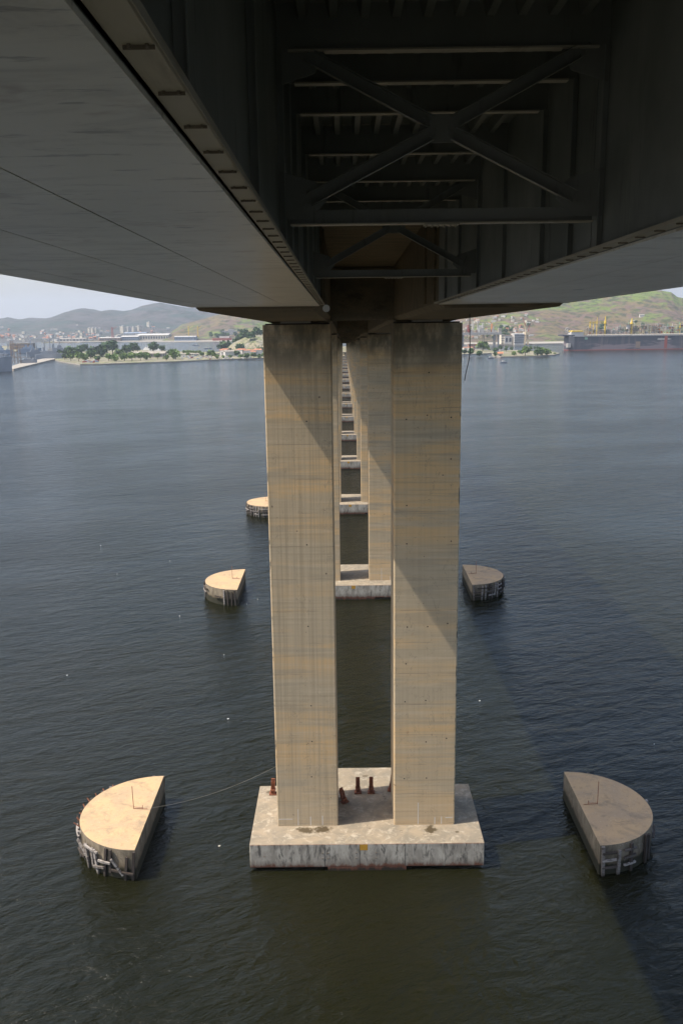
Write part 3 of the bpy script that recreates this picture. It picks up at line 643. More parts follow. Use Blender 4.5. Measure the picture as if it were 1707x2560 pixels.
big = [(172, 893, 26, 'leafa'), (190, 890, 26, 'leafa'), (204, 884, 22, 'leafa'), (238, 893, 30, 'leafa'), (256, 892, 30, 'leafa'), (283, 887, 36, 'leafa'), (228, 896, 24, 'leafa'), (318, 884, 24, 'leafa'), (335, 882, 28, 'leafa'),
       (300, 893, 22, 'leafb'), (178, 902, 20, 'leafb'), (198, 903, 22, 'leafb'), (214, 902, 18, 'leafb'), (292, 903, 22, 'leafb'), (312, 902, 22, 'leafb'), (331, 902, 24, 'leafb'), (352, 901, 20, 'leafb'), (368, 899, 22, 'leafb'),
       (386, 882, 26, 'leafa'), (405, 880, 16, 'leafa'), (428, 892, 20, 'leafa'), (440, 898, 30, 'leafb'), (416, 900, 14, 'leafb'), (152, 894, 20, 'leafa'), (163, 899, 16, 'leafa'), (395, 898, 16, 'leafb'),
       (247, 902, 16, 'leafa'), (272, 902, 18, 'leafb'), (345, 881, 18, 'leafa'), (212, 878, 18, 'leafa'), (183, 880, 14, 'leafa'),
       (470, 889, 9, 'leafb'), (505, 891, 12, 'leafb'), (529, 895, 20, 'leafb'), (545, 897, 12, 'leafb'), (575, 896, 10, 'leafb'), (590, 890, 16, 'leafa'), (602, 896, 12, 'leafb'), (618, 896, 14, 'leafb'), (634, 895, 14, 'leafb'), (648, 896, 12, 'leafb'), (660, 894, 14, 'leafb'), (560, 895, 8, 'leafb')]
for a in big:
    lab = 'dark green bushy tree among the wood on the headland' if a[3] == 'leafa' else 'bright green bushy tree near the shore of the headland'
    tree(*a, lab, group=G1 if a[3] == 'leafa' else 'bright bushes along the headland shore')
for i in range(8): tree(460 + i*5.5, 884, 9, 'leafb', 'low green tree in the hedge row on the headland back shore', group='hedge row trees')
for (px, py, w) in [(565, 868, 28), (552, 872, 18), (600, 876, 22), (613, 872, 22), (628, 874, 20), (643, 872, 20), (600, 858, 20), (612, 852, 18), (624, 847, 16), (588, 862, 18), (636, 868, 18), (650, 858, 18), (650, 880, 18), (576, 880, 16)]:
    p = at(px, py + 4, z=1.6); p = Vector((p.x, min(p.y, c_.y + 30), 0)); p.x = at(px, py, y=p.y).x; p.z = knoll(p.x, p.y) - .5
    w_ = w*mpp(p.y); t = thing('tree', 'dark tree on the small rise of the headland beside the left leg', 'tree', p, random.random()*6, 'trees on the headland rise'); t.scale = (w_,)*3
    put('crown', random.choice(crowns['leafa']), t); put('trunk', trunk_me, t)
G2 = 'trees on the islet right of the bridge'
isl = [(1239, 890, 12, 'leafa'), (1250, 876, 12, 'leafa'), (1264, 880, 10, 'tall'), (1277, 881, 10, 'tall'), (1284, 889, 13, 'leafb'), (1297, 884, 10, 'leafb'), (1312, 889, 22, 'leafb'), (1325, 877, 8, 'tall'), (1334, 877, 8, 'tall'), (1342, 878, 8, 'tall'), (1343, 889, 18, 'leafa'),
       (1355, 888, 24, 'leafb'), (1368, 888, 20, 'leafb'), (1304, 888, 14, 'leafa'), (1386, 886, 6, 'leafb'), (1236, 880, 12, 'leafa'), (1206, 878, 26, 'leafb'), (1176, 889, 18, 'leafa'), (1197, 890, 16, 'leafa'), (1160, 886, 14, 'leafa'), (1222, 876, 8, 'leafb'), (1240, 878, 10, 'leafa')]
for a in isl:
    lab = {'leafa': 'dark green tree on or beside the islet right of the bridge', 'leafb': 'light green tree on or beside the islet right of the bridge', 'tall': 'slender dark conifer like tree on the islet'}[a[3]]
    tree(*a, lab, group=G2)
# trees on the hill sides
for k_ in range(46):
    px = random.gauss(1262, 22) if k_ < 26 else random.uniform(1500, 1640); Y = random.uniform(2170, 2330) if k_ < 26 else random.uniform(2200, 2380)
    tree(px, 800, random.uniform(7, 12), 'leafa', 'dark tree on the slope of the rocky green hill', group='trees on the rocky green hill', hill_=H3, ypos=Y)
for k_ in range(16):
    tree(random.uniform(520, 620), 800, random.uniform(6, 11), 'leafa', 'dark tree at the foot of the far green hill', group='trees on the far green hill', hill_=H2, ypos=random.uniform(2840, 2950))

# buildings --------------------------------------------------------------------------------------
def house_mesh(wallm, roofm, w=1., d=.8, h=.55, rise=.25):
    m = MB().box(-w/2, w/2, -d/2, d/2, -.6, h, 0)
    m.add([(-w/2 - .05, -d/2 - .05, h), (w/2 + .05, -d/2 - .05, h), (w/2 + .05, d/2 + .05, h), (-w/2 - .05, d/2 + .05, h), (-w/2 - .05, 0, h + rise), (w/2 + .05, 0, h + rise)],
          [(0, 1, 5, 4), (2, 3, 4, 5), (0, 4, 3), (1, 2, 5), (3, 2, 1, 0)], 1)
    return m.mesh('wall', [wallm, roofm])
hm = [house_mesh(MT['pale'], MT['roof'], 1, .8, .8, .12), house_mesh(MT['wall'], MT['stone'], 1, .9, .8, .04), house_mesh(MT['pale'], MT['stone'], 1.3, .8, .6, .2), house_mesh(MT['pink'], MT['roof'], .9, .9, .7, .2), house_mesh(MT['pale'], MT['pale'], 1.6, .9, .5, .05)]
winm = MB().box(-.32, -.12, -.005, .005, .1, .35).mesh('window', MT['glass'])
def house(p, s, label, group, me=None):
    me = me or random.choice(hm); o = put('house', me, None, p, (0, 0, random.uniform(-.6, .6)), (s, s, s)); return tag(o, label, 'house', group)
cnt = 0
for k_ in range(400):
    if cnt >= 150: break
    px = random.uniform(0, 560); Y = 2990 + abs(random.gauss(0, 420)); p = at(px, 840, y=Y); p.z = float(H1(p.x, Y))
    if p.z > 55 or p.z < 1: continue
    house(p, random.uniform(5.5, 12), 'small pale house in the hazy town at the foot of the far hills', 'houses of the far shore town'); cnt += 1
for k_ in range(60):
    px = random.choice([random.gauss(1180, 30), random.gauss(1270, 40), random.gauss(1300, 12)]); Y = random.uniform(2190, 2500); p = at(px, 800, y=Y); p.z = float(H3(p.x, Y))
    house(p, random.uniform(4.5, 8), 'small house on the slope of the rocky green hill', 'houses on the rocky green hill')
for px, Y in ((1582, 2360), (1603, 2400), (1575, 2310)):
    p = at(px, 790, y=Y); p.z = float(H3(p.x, Y)); tag(put('house', hm[2], None, p, None, (9, 9, 9)), {1582: 'tiny white hut highest on the green slope above the ship', 1603: 'tiny white hut at the right end of the slope path above the ship', 1575: 'tiny pale hut lowest in the scrub above the ship'}[px], 'hut')
for k_ in range(16):
    px = random.uniform(556, 652); Y = at(px, 890, z=1).y + random.uniform(-10, 60); p = at(px, 880, y=Y); p.z = max(1.6, knoll(p.x, p.y))
    house(p, random.uniform(8, 12), 'small orange roofed house on the headland beside the left leg', 'houses on the headland', hm[random.choice([0, 0, 2])])
def ground_y(px, py, hf, y0, y1):
    best = None
    for y in np.arange(y0, y1, 12.):
        p = at(px, py, y=y); d = abs(float(hf(p.x, y)) - p.z)
        if best is None or d < best[0]: best = (d, y)
    return best[1]
def block(name, px0, px1, py_top, py_base, mats, label, cat, depth=14, z0=1.5, wins=(0, 0), y=None, rooft=0, rz=0):
    c = at((px0 + px1)/2, py_base, z=z0) if y is None else at((px0 + px1)/2, py_base, y=y)
    if y is not None: z0 = c.z
    w = (px1 - px0)*mpp(c.y); h = (py_base - py_top)*mpp(c.y)
    t = thing(name, label, cat, (c.x, c.y, z0), rz, None)
    MB().box(-w/2, w/2, 0, depth, -12 if y else -3, h).build('wall', mats[0], t)
    if rooft: MB().add([(-w/2 - 1, -1, h + .002), (w/2 + 1, -1, h + .002), (w/2 + 1, depth + 1, h + .002), (-w/2 - 1, depth + 1, h + .002), (-w/2 - 1, depth/2, h + rooft), (w/2 + 1, depth/2, h + rooft)],
                       [(0, 1, 5, 4), (2, 3, 4, 5), (0, 4, 3), (1, 2, 5), (3, 2, 1, 0)]).build('roof', mats[1], t)
    else: MB().box(-w/2 - .4, w/2 + .4, -.4, depth + .4, h + .002, h + .8).build('roof', mats[1], t)
    cols, rows = wins
    if cols:
        wm = MB().box(-w/cols*.3, w/cols*.3, -.12, 0, 0, h/rows*.45).mesh('window', MT['glass'])
        for i in range(cols):
            for j in range(rows): put('window', wm, t, (-w/2 + w*(i + .5)/cols, -.01, h*(j + .3)/rows))
    return t
PL, CR = MT['pale'], MT['wall']
tw = [(219, 226, 821, 833), (227, 234, 821, 833), (235, 242, 822, 833), (243, 251, 822, 833), (299, 311, 817, 833), (313, 323, 819, 831), (326, 337, 819, 831), (339, 350, 816, 827), (366, 375, 806, 818)]
nm = ['leftmost pale apartment slab of the joined far row', 'second pale apartment slab from the left of the far row', 'third pale apartment slab from the left of the far row', 'rightmost slab of the joined far apartment row', 'tallest cream apartment tower on the far shore', 'grey cream tower right of the tallest apartment tower', 'middle cream tower of the far shore group', 'cream tower at the right end of the far shore group', 'lone pale tower highest on the far hillside']
for (a, b, c, d), l in zip(tw, nm):
    t = block('apartment_tower', a, b, c, d, (CR if a != 313 else PL, PL), l, 'apartment tower', 18, y=ground_y((a + b)/2, d, H1, 3000, 4600), wins=(3, 6), rz=R(-38))
    MB().box(-2, 2, 4, 9, (d - c)*mpp(t.location.y) + .81, (d - c)*mpp(t.location.y) + 4).build('roof_tank', PL, t)
block('warehouse', 345, 421, 838, 851, (CR, PL), 'long beige warehouse on the far waterfront', 'warehouse', 60, wins=(12, 1), rooft=4)
block('warehouse', 310, 365, 833, 839, (PL, MT['bluewall']), 'long blue roofed shed behind the far waterfront', 'warehouse', 40, y=ground_y(338, 839, H1, 2990, 4000), rooft=3)
block('warehouse', 304, 346, 842, 852, (MT['bluewall'], PL), 'blue fronted shed left of the beige warehouse', 'warehouse', 40, wins=(9, 2), rooft=3)
block('warehouse', 437, 489, 842, 852, (MT['bluewall'], PL), 'blue grey shed with columns right of the beige warehouse', 'warehouse', 40, wins=(14, 1), rooft=2)
block('hospital_block', 556, 591, 828, 838, (PL, PL), 'long white building in trees under the far green hill', 'building', 25, y=ground_y(573, 838, H2, 2830, 3240), wins=(10, 2))
block('white_building', 571, 583, 824, 829, (PL, PL), 'small white rooftop block behind the long white building', 'building', 15, y=ground_y(577, 829, H2, 2830, 3240), wins=(4, 1))
block('quay_shed', 250, 300, 845, 853, (MT['brownm'], PL), 'low brown shed on the far quay beneath the towers', 'warehouse', 30, wins=(8, 1), rooft=2)
block('quay_shed', 150, 215, 847, 854, (PL, MT['stone']), 'low pale shed at the left of the far quay', 'warehouse', 30, wins=(8, 1), rooft=2)
block('warehouse', 332, 412, 884, 894, (MT['stone'], MT['stone']), 'long low grey concrete hall behind the headland trees', 'warehouse', 18, wins=(14, 1), rooft=3)
block('low_wall_building', 452, 496, 885, 889, (CR, CR), 'low cream building on the open headland', 'building', 8, wins=(8, 1))
block('low_wall_building', 538, 572, 883, 887, (CR, CR), 'cream garden wall range below the orange roofed houses', 'building', 6, wins=(6, 1))
block('brown_warehouse', 26, 82, 859, 874, (MT['brownm'], MT['stone']), 'brown brick warehouse behind the navy ships', 'warehouse', 20, wins=(10, 2))
block('dock_office', 1252, 1260, 838, 861, (MT['wall'], MT['stone']), 'narrow cream office left of the white door warehouse', 'building', 25, wins=(2, 4))
block('dock_shed', 1261, 1279, 840, 861, (PL, MT['brownm']), 'grey white dock shed with one broad door', 'warehouse', 40, wins=(2, 1))
ws = block('dock_shed', 1285, 1313, 836, 861, (PL, PL), 'white dock shed with dark horizontal bands', 'warehouse', 40)
for z in (4.2, 8.6, 13, 17.5): MB().box(-13, 13, -.5, -.01, z, z + 1.6).build('window_band', MT['glass'], ws)
block('pink_house', 1170, 1186, 861, 876, (MT['pink'], MT['stone']), 'pink brick house beside the cable right of the pier', 'house', 10, wins=(4, 3))
for px, l in ((1163, 'orange roofed cottage left of the pink brick house'), (1174, 'orange roofed cottage in front of the pink brick house')):
    tag(put('cottage', hm[0], None, at(px, 878, z=1.7), (0, 0, .3), (8, 8, 8)), l, 'house')
hut = block('stone_hut', 1245, 1256, 884, 890, (CR, MT['roof']), 'small cream hut with orange roof at the islet tip', 'hut', 6, rooft=2.5)
MB().box(-1, 1, -.1, .0, 0, 2.2).build('door', MT['glass'], hut)
# white sculptural roofs behind the headland trees
for px, py, s, l in ((262, 876, 9, 'white jagged roof among trees at the left of the headland'), (376, 875, 11, 'white jagged tent roof rising behind the headland trees'), (386, 877, 8, 'small white tent roof right of the jagged one')):
    c = at(px, py, z=2); m = MB()
    for i in range(5):
        x = (i - 2)*s*.5; h = s*(1.1 - abs(i - 2)*.22)
        m.add([(x - s*.45, 0, -1), (x + s*.45, 0, -1), (x + s*.45, s, -1), (x - s*.45, s, -1), (x + s*.1, s*.4, h)], [(0, 1, 4), (1, 2, 4), (2, 3, 4), (3, 0, 4), (3, 2, 1, 0)])
    tag(m.build('tent_roof', MT['pale'], None, c), l, 'building')
# parked cars on the headland
carm = MB().box(-2.1, 2.1, -.9, .9, .3, .95).box(-1.1, 1.3, -.8, .8, .951, 1.5).mesh('parked_car', MT['pale'])
carm2 = carm.copy(); carm2.materials[0] = MT['bluewall']; carm3 = carm.copy(); carm3.materials[0] = MT['red']
for i in range(85):
    px = random.choice([random.uniform(452, 530), random.uniform(450, 652), random.uniform(205, 250)]); py = random.uniform(889, 899) if px > 300 else random.uniform(901, 907)
    p = at(px, py, z=1.62); tag(put('parked_car', random.choice([carm, carm, carm, carm2, carm3]), None, p, (0, 0, random.choice([.1, 1.5, 1.7])), (1.25, 1.25, 1.25)), 'tiny parked car on the headland waterfront', 'car', 'cars parked on the headland')

# ships ------------------------------------------------------------------------------------------
def hull_mesh(L, B, z0, z1, bow=.18, sheer=.12):
    m = MB(); xs = [-.5, -.47, -.3, 0, .3, .5 - bow, .5 - bow*.5, .5]; ws = [.38, .46, .5, .5, .5, .44, .26, .0]
    rings = []
    for x, w in zip(xs, ws):
        sh = (z1 - z0)*sheer*max(0, x*2)**2
        rings.append([(x*L*(.97 if w < .3 else 1), -w*B*.85, z0), (x*L, -w*B, z1 + sh), (x*L, w*B, z1 + sh), (x*L*(.97 if w < .3 else 1), w*B*.85, z0)])
    b = len(m.v); m.v += [p for r in rings for p in r]
    for i in range(len(rings) - 1):
        for k in range(4): k2 = (k + 1) % 4; m.f.append((b + i*4 + k, b + (i+1)*4 + k, b + (i+1)*4 + k2, b + i*4 + k2)); m.mi.append(0)
    m.f.append((b, b+1, b+2, b+3)); m.mi.append(0); return m
def warship(px0, px1, py, h, rz, label, deck, mat='hull_grey', masts=2, big=1.):
    a, b = at(px0, py, z=0), at(px1, py, z=0); c = (a + b)/2; L = abs(b.x - a.x)/max(.25, abs(math.cos(rz)))
    t = thing('moored_ship', label, 'ship', (c.x, c.y, 0), rz)
    hull_mesh(L, L*.16, -1.5, h).build('hull', MT[mat], t)
    r_ = random.Random(int(px0*7 + py))
    MB().box(-L*.28, L*.18, -L*.055, L*.055, h*.98, h*1.0 + deck*.4).build('superstructure', MT[mat], t)
    MB().box(-L*.02, L*.14, -L*.045, L*.045, h + deck*.41, h + deck*.75).build('bridge_house', MT['pale'] if r_.random() < .5 else MT[mat], t)
    MB().box(-L*.2, -L*.12, -L*.03, L*.03, h + deck*.41, h + deck*.9).build('funnel', MT[mat], t)
    for i in range(masts):
        x = L*(.06 - .2*i); m = MB(); H_ = deck*(2.1 - .5*i); z = h + deck*.42
        for dx, dy in ((-1, -1), (1, -1), (0, 1)): m.tube([(x + dx*L*.018, dy*L*.018, z), (x, 0, z + H_)], .35*big, 4)
        m.bar((x - L*.035, 0, z + H_*.6), (x + L*.035, 0, z + H_*.6), .4*big, .4*big); m.bar((x - L*.02, 0, z + H_*.8), (x + L*.02, 0, z + H_*.8), .4*big, .4*big)
        m.build('lattice_mast', MT[mat], t)
    MB().tube([(L*.3, 0, h + .5), (L*.3, 0, h + 2.5)], 1.4, 8).tube([(L*.3, 0, h + 2), (L*.4, 0, h + 2.6)], .3, 5).build('gun_turret', MT[mat], t)
    return t
warship(-150, 22, 930, 16, .12, 'large grey naval ship cut off by the left edge of the view', 10, masts=2)
warship(56, 90, 911, 7, .45, 'small grey naval boat moored by the jetty', 3, masts=1)
warship(74, 108, 892, 9, .5, 'grey patrol ship moored behind the jetty root', 8, masts=2)
warship(96, 152, 899, 9, .35, 'long grey frigate with tall masts beside the headland', 12, masts=2)
warship(118, 176, 888, 9, .3, 'grey warship partly behind the headland trees', 12, masts=2)
warship(52, 101, 883, 9, .1, 'dark tug with tall mast before the brown warehouse', 9, mat='bluewall', masts=1)
warship(-40, 30, 886, 8, .05, 'white upper decked ship at the left edge of the view', 12, mat='bluewall', masts=1)
def lattice(t, x, y, z0, z1, w, mat, rad=.35, n=5, name='lattice_mast'):
    m = MB(); cs = [(-w, -w), (w, -w), (w, w), (-w, w)]
    for a, b in cs: m.tube([(x + a, y + b, z0), (x + a*.7, y + b*.7, z1)], rad, 4)
    for i in range(n):
        za = z0 + (z1 - z0)*i/n; zb = z0 + (z1 - z0)*(i + 1)/n
        for j in range(4):
            a, b = cs[j], cs[(j + 1) % 4]; m.tube([(x + a[0]*.85, y + a[1]*.85, za), (x + b[0]*.85, y + b[1]*.85, zb)], rad*.6, 3)
    return m.build(name, MT[mat], t)
p = at(40, 909, z=2); t = thing('lattice_tower', 'tall brown lattice scaffold tower on the jetty', 'tower', p); lattice(t, -3, 0, 0, 32, 2.2, 'brownm', .3); lattice(t, 5, 2, 0, 27, 2.2, 'brownm', .3)
MB().bar((-14, 0, 9), (16, 0, 9), .8, .8).build('cross_beam', MT['brownm'], t)
p = at(30, 876, z=2); t = thing('gantry_crane', 'dark arched gantry crane behind the navy ships', 'crane', p)
lattice(t, -7, 0, 0, 14, 1.5, 'hull_grey', .4, name='gantry_leg'); MB().bar((-9, 0, 12), (2, 0, 22), 1.5, 1.5).bar((2, 0, 22), (14, 0, 12), 1, 1).build('boom', MT['hull_grey'], t)
p = at(75, 868, z=2); t = thing('harbour_crane', 'dark slewing crane beside the brown warehouse', 'crane', p); lattice(t, 0, 0, 0, 14, 1.6, 'hull_grey', .5); MB().bar((0, 0, 14), (-6, 0, 24), 1, 1).build('boom', MT['hull_grey'], t)
# far cranes
for px, top, mk, l in ((283, 818, 'red', 'red lattice crane on the far quay between the towers'), (473, 818, 'yel', 'yellow mast crane left of the far green hill'), (496, 818, 'yel', 'yellow mast crane at the foot of the far green hill'), (180, 826, 'pipe', 'pale slender quay crane at the left of the far town'), (350, 858, 'yel', 'thin yellow lamp mast behind the headland trees')):
    y_ = 2900 if px != 350 else 1700; p = at(px, 853, y=y_); p.z = 2; h = (851 - top)*mpp(y_)*(1 if px != 350 else 1.2); t = thing('quay_crane', l, 'crane', p)
    lattice(t, 0, 0, 0, h, 1.5 if px != 283 else 2.5, mk, .5 if px != 350 else .2)
    MB().bar((0, 0, h*.8), (h*.35, 0, h*1.05), 1, 1).build('boom', MT[mk], t)
wr = [o for o in C.objects if o.get('label', '').startswith('large grey naval ship')][0]
for k_ in range(9):
    x = 38 - k_*5.5; hh_ = random.uniform(1.5, 5); MB().box(x, x + random.uniform(2, 4.5), -random.uniform(2, 6), random.uniform(1, 6), 16.02 + (2.2 if x > 30 else 0), 18 + hh_).build('deck_house', MT[random.choice(['hull_grey', 'hull_grey', 'pale', 'brownm'])], wr)
rs = at(556, 853, z=0); t = thing('red_barge', 'red hulled ship on the water below the far green hill', 'ship', (rs.x, rs.y, 0)); hull_mesh(58, 12, -1, 9).build('hull', MT['red'], t); MB().box(-8, 22, -3, 3, 9.6, 15).build('deck_house', MT['pale'], t)
for px, py, l in ((205, 852, 'tiny dark boat before the left far shore'), (490, 864, 'tiny low barge alone on the inner bay'), (520, 872, 'tiny skiff off the headland back shore'), (1226, 896, 'small dark boat just off the islet tip'), (1258, 907, 'small dark boat drifting in front of the islet'), (1283, 858, 'white launch moored before the dock sheds'), (1300, 858.5, 'white launch nearer the beige crane')):
    p = at(px, py, z=0); t = thing('small_boat', l, 'boat', (p.x, p.y, 0), .1); L = 10 if px > 1000 else 18
    hull_mesh(L, L*.25, -.3, 1.4).build('hull', MT['hull_grey'] if 'dark' in l or 'barge' in l or 'skiff' in l else MT['pale'], t); MB().box(-L*.2, L*.1, -L*.08, L*.08, 1.45, 3).build('cabin', MT['pale'], t)

# production ship ----------------------------------------------------------------------------------
sy = 1575; sx0, sx1 = at(1362, 869, z=0).x, at(1362, 869, z=0).x + 330; DK = 24.5
fp = thing('storage_tanker', 'huge dark hulled production tanker crowded with yellow and orange deck equipment', 'tanker ship', (sx0, sy, 0))
L = sx1 - sx0; m = MB(); P = [(0, 0), (4, -18), (12, -24), (L - 30, -24), (L, 0), (L - 30, 24), (12, 24), (4, 18)]
P = [(x, y + 24) for x, y in P]
m.prism(P, .9, DK); hl = m.build('hull', MT['hull_blue'], fp)
MB().prism([(x*1.0, y) for x, y in P], -2, .89).build('red_waterline_band', MT['red'], fp)
MB().box(-7, 14, 6, 42, DK + .01, DK + 2.2).build('stern_platform', MT['hull_blue'], fp)
MB().box(10, L - 30, -.4, -.01, DK - 1, DK + .2).build('rail_strake', MT['pipe'], fp)
for i in range(11): MB().box(158 + i*2.2, 159.6 + i*2.2, -.15, -.01, 16.5, 19).build('hull_letter', MT['pale'], fp)
MB().box(180, 181.6, -.15, -.01, 16.5, 19).build('hull_letter', MT['pale'], fp); MB().box(30, 35, -.2, -.01, 18.5, 22.5).build('hull_emblem', MT['green'], fp)
MB().box(170, 175, -.3, -.16, 2, 24).build('red_boat_ladder', MT['red'], fp)
for x0_, x1_ in ((28, 44), (44, 66), (74, 95), (120, 128)): MB().box(x0_, x1_, -.08, -.005, 3, 15 + random.uniform(-2, 1)).build('faded_hull_panel', MT['brownm'] if x0_ == 120 else MT['hull_grey'], fp) if x0_ in (120,) else None
lf = MB(); lf.tube([(i*.0 + 2 + math.cos(a)*4.5, 10, DK + 10 + math.sin(a)*4.5) for i, a in enumerate([2*math.pi*k/16 for k in range(17)])], .7, 5).tube([(2, 10, DK + 2.2), (2, 10, DK + 10)], .6, 5).tube([(2, 10, DK + 8), (2, 10, DK + 12)], 1.6, 8)
lf.build('hose_reel', MT['pipe'], fp)
MB().prism([(-1, 3), (1, -1), (6, -1), (6, 8), (0, 9)], 5, 12).build('stern_fender', MT['pipe'], fp)
MB().box(9, 30, 10, 34, DK + .02, DK + 7).build('stern_house', MT['pale'], fp); MB().box(10, 29, 9, 35, DK + 7.01, DK + 9.5).build('yellow_stern_cabin', MT['yel'], fp)
rr = random.Random(99); x = 34.
pal = ['pipe', 'pipe', 'pale', 'brownm', 'beige', 'orange', 'pipe', 'stone', 'pale', 'brownm', 'green', 'pipe']
hot = lambda x: ('orange' if rr.random() < .55 else rr.choice(pal)) if 150 < x < 200 else rr.choice(pal)
while x < L - 20:
    w = rr.uniform(6, 13); base = DK + rr.choice([2, 3, 3, 4]); hgt = rr.uniform(6, 13) + (6 if 95 < x < 200 else 0); y_ = rr.uniform(2, 10)
    mk = hot(x)
    fr = MB(); lv = rr.choice([2, 3, 4])
    for i in range(lv + 1):
        z = base + hgt*i/lv; fr.box(x, x + w, y_, y_ + 14, z, z + .5)
    for xx in (x + .3, x + w*.5, x + w - .3):
        for yy in (y_ + .3, y_ + 13.7): fr.tube([(xx, yy, DK), (xx, yy, base + hgt + .4)], .35, 4)
    mod = fr.build('deck_module', MT['brownm'] if mk in ('pale', 'pipe') else MT['pipe'], fp)
    for i in range(lv):
        for q_ in range(rr.choice([1, 2, 3])):
            z = base + hgt*i/lv + .52; xx = x + rr.uniform(.5, w*.6); ww = rr.uniform(1.5, w*.42)
            if rr.random() < .5: MB().box(xx, xx + ww, y_ + 1, y_ + rr.uniform(4, 10), z, z + hgt/lv*rr.uniform(.5, .85)).build('equipment_box', MT[hot(x)], mod)
            else: MB().tube([(xx, y_ + 2.5, z + hgt/lv*.4), (xx + ww, y_ + 2.5, z + hgt/lv*.4)], hgt/lv*.3, 8).build('pressure_vessel', MT[hot(x)], mod)
    if rr.random() < .6: MB().tube([(x + w*.5, y_ + 6, base + hgt + .5), (x + w*.5, y_ + 6, base + hgt + rr.uniform(3, 7))], rr.uniform(.4, 1.1), 6).build('vent_stack', MT[rr.choice(['pale', 'pipe', 'green'])], mod)
    x += w + rr.uniform(.6, 2.4)
for i in range(3): MB().tube([(34, -.0 + 1 + i*.9, DK + 1.4 + i*.4), (L - 32, 1 + i*.9, DK + 1.4 + i*.4)], .35, 5).build('deck_pipeline', MT[['pale', 'beige', 'pipe'][i]], fp)
def ycrane(x, h, arm, side=1, thick=1.3):
    c = MB().tube([(x, 6, DK), (x, 6, DK + h*.62)], thick, 8).build('deck_crane', MT['yel'], fp)
    MB().tube([(x, 6, DK + h*.62), (x, 6, DK + h*.72)], [thick*1.9, thick*1.7], 8).tube([(x, 6, DK + h*.72), (x, 6, DK + h)], [thick*1.2, thick*.3], 6).build('crane_cab', MT['yel'], c)
    if arm:
        m = MB(); m.bar((x, 6, DK + h*.7), (x + arm, 6, DK + h*.72), .7, .7).bar((x, 6, DK + h*.62), (x + arm, 6, DK + h*.68), .5, .5)
        for i in range(6): m.bar((x + arm*i/6, 6, DK + h*.625), (x + arm*(i + .5)/6, 6, DK + h*.71), .35, .35)
        m.build('crane_jib', MT['yel'], c)
ycrane(66.5, 34, -22); ycrane(113, 30, 0, 1, 1.6); ycrane(198, 20, 0, 1, 1.2); ycrane(40, 26, 0, 1, .7); ycrane(46, 24, 0, 1, .5); ycrane(52, 33, -14, 1, .6); ycrane(222, 14, 12, 1, .8)
ft = MB()
for a, b in ((-2.6, -2.6), (2.6, -2.6), (2.6, 2.6), (-2.6, 2.6)): pass
ft = lattice(fp, 222, 10, DK, DK + 39, 2.8, 'red', .45, 8, 'flare_tower')
for i in range(6):
    z = DK + 12 + i*4.6; s = 2.6*(1 - .3*(z - DK)/39); MB().box(222 - s, 222 + s, 10 - s, 10 + s, z, z + 2.2).build('white_band', MT['pale'], ft)
ac = MB().box(236, 262, 2, 30, DK + .5, DK + 18).build('accommodation_block', MT['pale'], fp)
MB().box(236, 262, 1.5, 1.95, DK + 4, DK + 5.2).box(236, 262, 1.5, 1.95, DK + 9, DK + 10.2).box(236, 262, 1.5, 1.95, DK + 14, DK + 15.2).build('window_band', MT['glass'], ac)
MB().box(230, 235.9, 1, 8, DK + .5, DK + 12).build('blue_module', MT['blue'], fp); MB().box(226, 256, -1, 1.4, DK + .2, DK + 3).build('orange_lifeboat_deck', MT['orange'], fp)
MB().prism([(290 + 14*math.cos(a), 20 + 14*math.sin(a)) for a in [2*math.pi*i/8 for i in range(8)]], DK + 14, DK + 15).build('helideck', MT['green'], fp); MB().box(286, 294, 16, 24, DK, DK + 14).build('helideck_tower', MT['pale'], fp)

# semi-submersible platform and dock crane ----------------------------------------------------------
pc = at(1200, 866, z=0); pf = thing('drilling_platform', 'pale semi submersible platform with braced columns behind the hanging cable', 'platform', (pc.x, pc.y, 0)); u = mpp(pc.y)
for x_, w_ in ((-48, 7), (-42, 3), (7, 4.5), (34, 5), (44, 3.5)): MB().tube([(x_*u, 0, -3), (x_*u, 0, 28*u)], w_*u*.62, 12).build('column', MT['beige'] if x_ == 7 else MT['pipe'], pf)
for a, b in (((7, 6), (-10, 30)), ((7, 6), (22, 28)), ((34, 8), (20, 30)), ((-42, 8), (-30, 28)), ((34, 8), (42, 30))): MB().bar((a[0]*u, -3, a[1]*u), (b[0]*u, -3, b[1]*u), 2.0*u, 1.8*u).build('brace', MT['beige'], pf)
MB().box(-50*u, 50*u, -8, 26, 28*u, 34*u).build('main_deck', MT['pipe'], pf); MB().box(-24*u, -2*u, -14, -8.1, 2*u, 6*u).build('red_pontoon', MT['red'], pf); MB().box(-24*u, 4*u, -14.2, -8.1, 0, 1.9*u).build('pontoon', MT['pale'], pf)
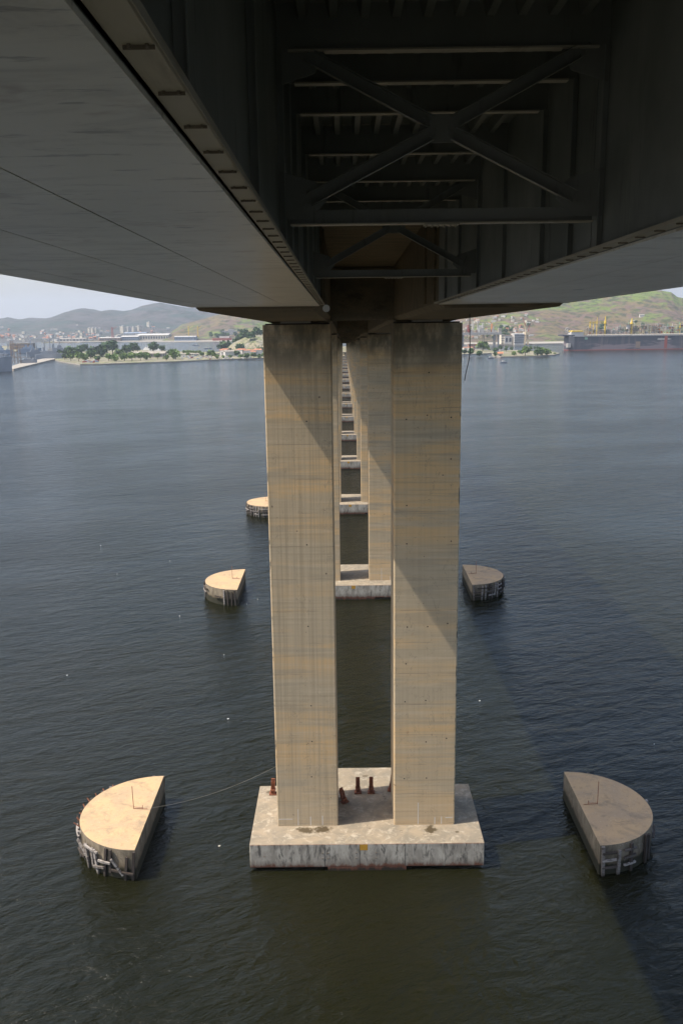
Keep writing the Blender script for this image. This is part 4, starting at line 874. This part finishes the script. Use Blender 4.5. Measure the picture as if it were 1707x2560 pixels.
for i in range(12):
    x_ = -46 + i*8 + rr.uniform(-2, 2); h_ = rr.uniform(4, 12); MB().box(x_*u, (x_ + rr.uniform(3, 7))*u, rr.uniform(-6, 0), rr.uniform(6, 18), 34.05*u, (34 + h_)*u).build('deck_house', MT[rr.choice(['pale', 'pipe', 'brownm', 'stone', 'red'])], pf)
for x_, h_, mk in ((-18, 26, 'pale'), (-6, 28, 'pipe'), (6, 22, 'pale'), (28, 20, 'orange'), (-30, 18, 'red')): lattice(pf, x_*u, 4, 34*u, (34 + h_)*u, 1.6*u, mk, .6, 5, 'derrick')
cp = at(1316, 862, z=2.5); u = mpp(cp.y); t = thing('dock_crane', 'tall beige dock crane with a red jib raised to the left', 'crane', cp)
for dx in (-4, 4): MB().bar((dx*u, 0, 0), (dx*.6*u, 0, 24*u), 2*u, 2*u).bar((dx*u, 9, 0), (dx*.6*u, 9, 24*u), 2*u, 2*u).build('portal_leg', MT['beige'], t)
MB().box(-4*u, 6*u, -2, 11, 24*u, 31*u).build('machine_house', MT['beige'], t); MB().tube([(-2*u, 4, 31*u), (-5*u, 4, 46*u)], 1.6*u, 6).build('mast', MT['beige'], t)
m = MB(); m.bar((-3*u, 4, 44*u), (-11*u, 4, 66*u), 1.4*u, 1.4*u).bar((-5*u, 4, 46*u), (1*u, 4, 44*u), .8*u, .8*u); m.build('jib', MT['red'], t); MB().bar((3*u, 4, 30*u), (6*u, 4, 48*u), 1.2*u, 1.2*u).build('counter_frame', MT['red'], t)

# ------------------------------------------------------------------ air
hz = MB().box(-13000, 13000, -1200, 13200, -3, 420).mesh('haze', [])
n = bpy.data.materials.new('haze_air'); n.use_nodes = True; n.node_tree.nodes.clear()
pv = n.node_tree.nodes.new('ShaderNodeVolumePrincipled'); oo = n.node_tree.nodes.new('ShaderNodeOutputMaterial'); n.node_tree.links.new(pv.outputs[0], oo.inputs['Volume'])
pv.inputs['Color'].default_value = (.78, .87, 1, 1); pv.inputs['Density'].default_value = HAZE; pv.inputs['Anisotropy'].default_value = .2
hz.materials.append(n); o = put('haze', hz); o['kind'] = 'stuff'; o.display_type = 'WIRE'

print('objects', len(bpy.data.objects))
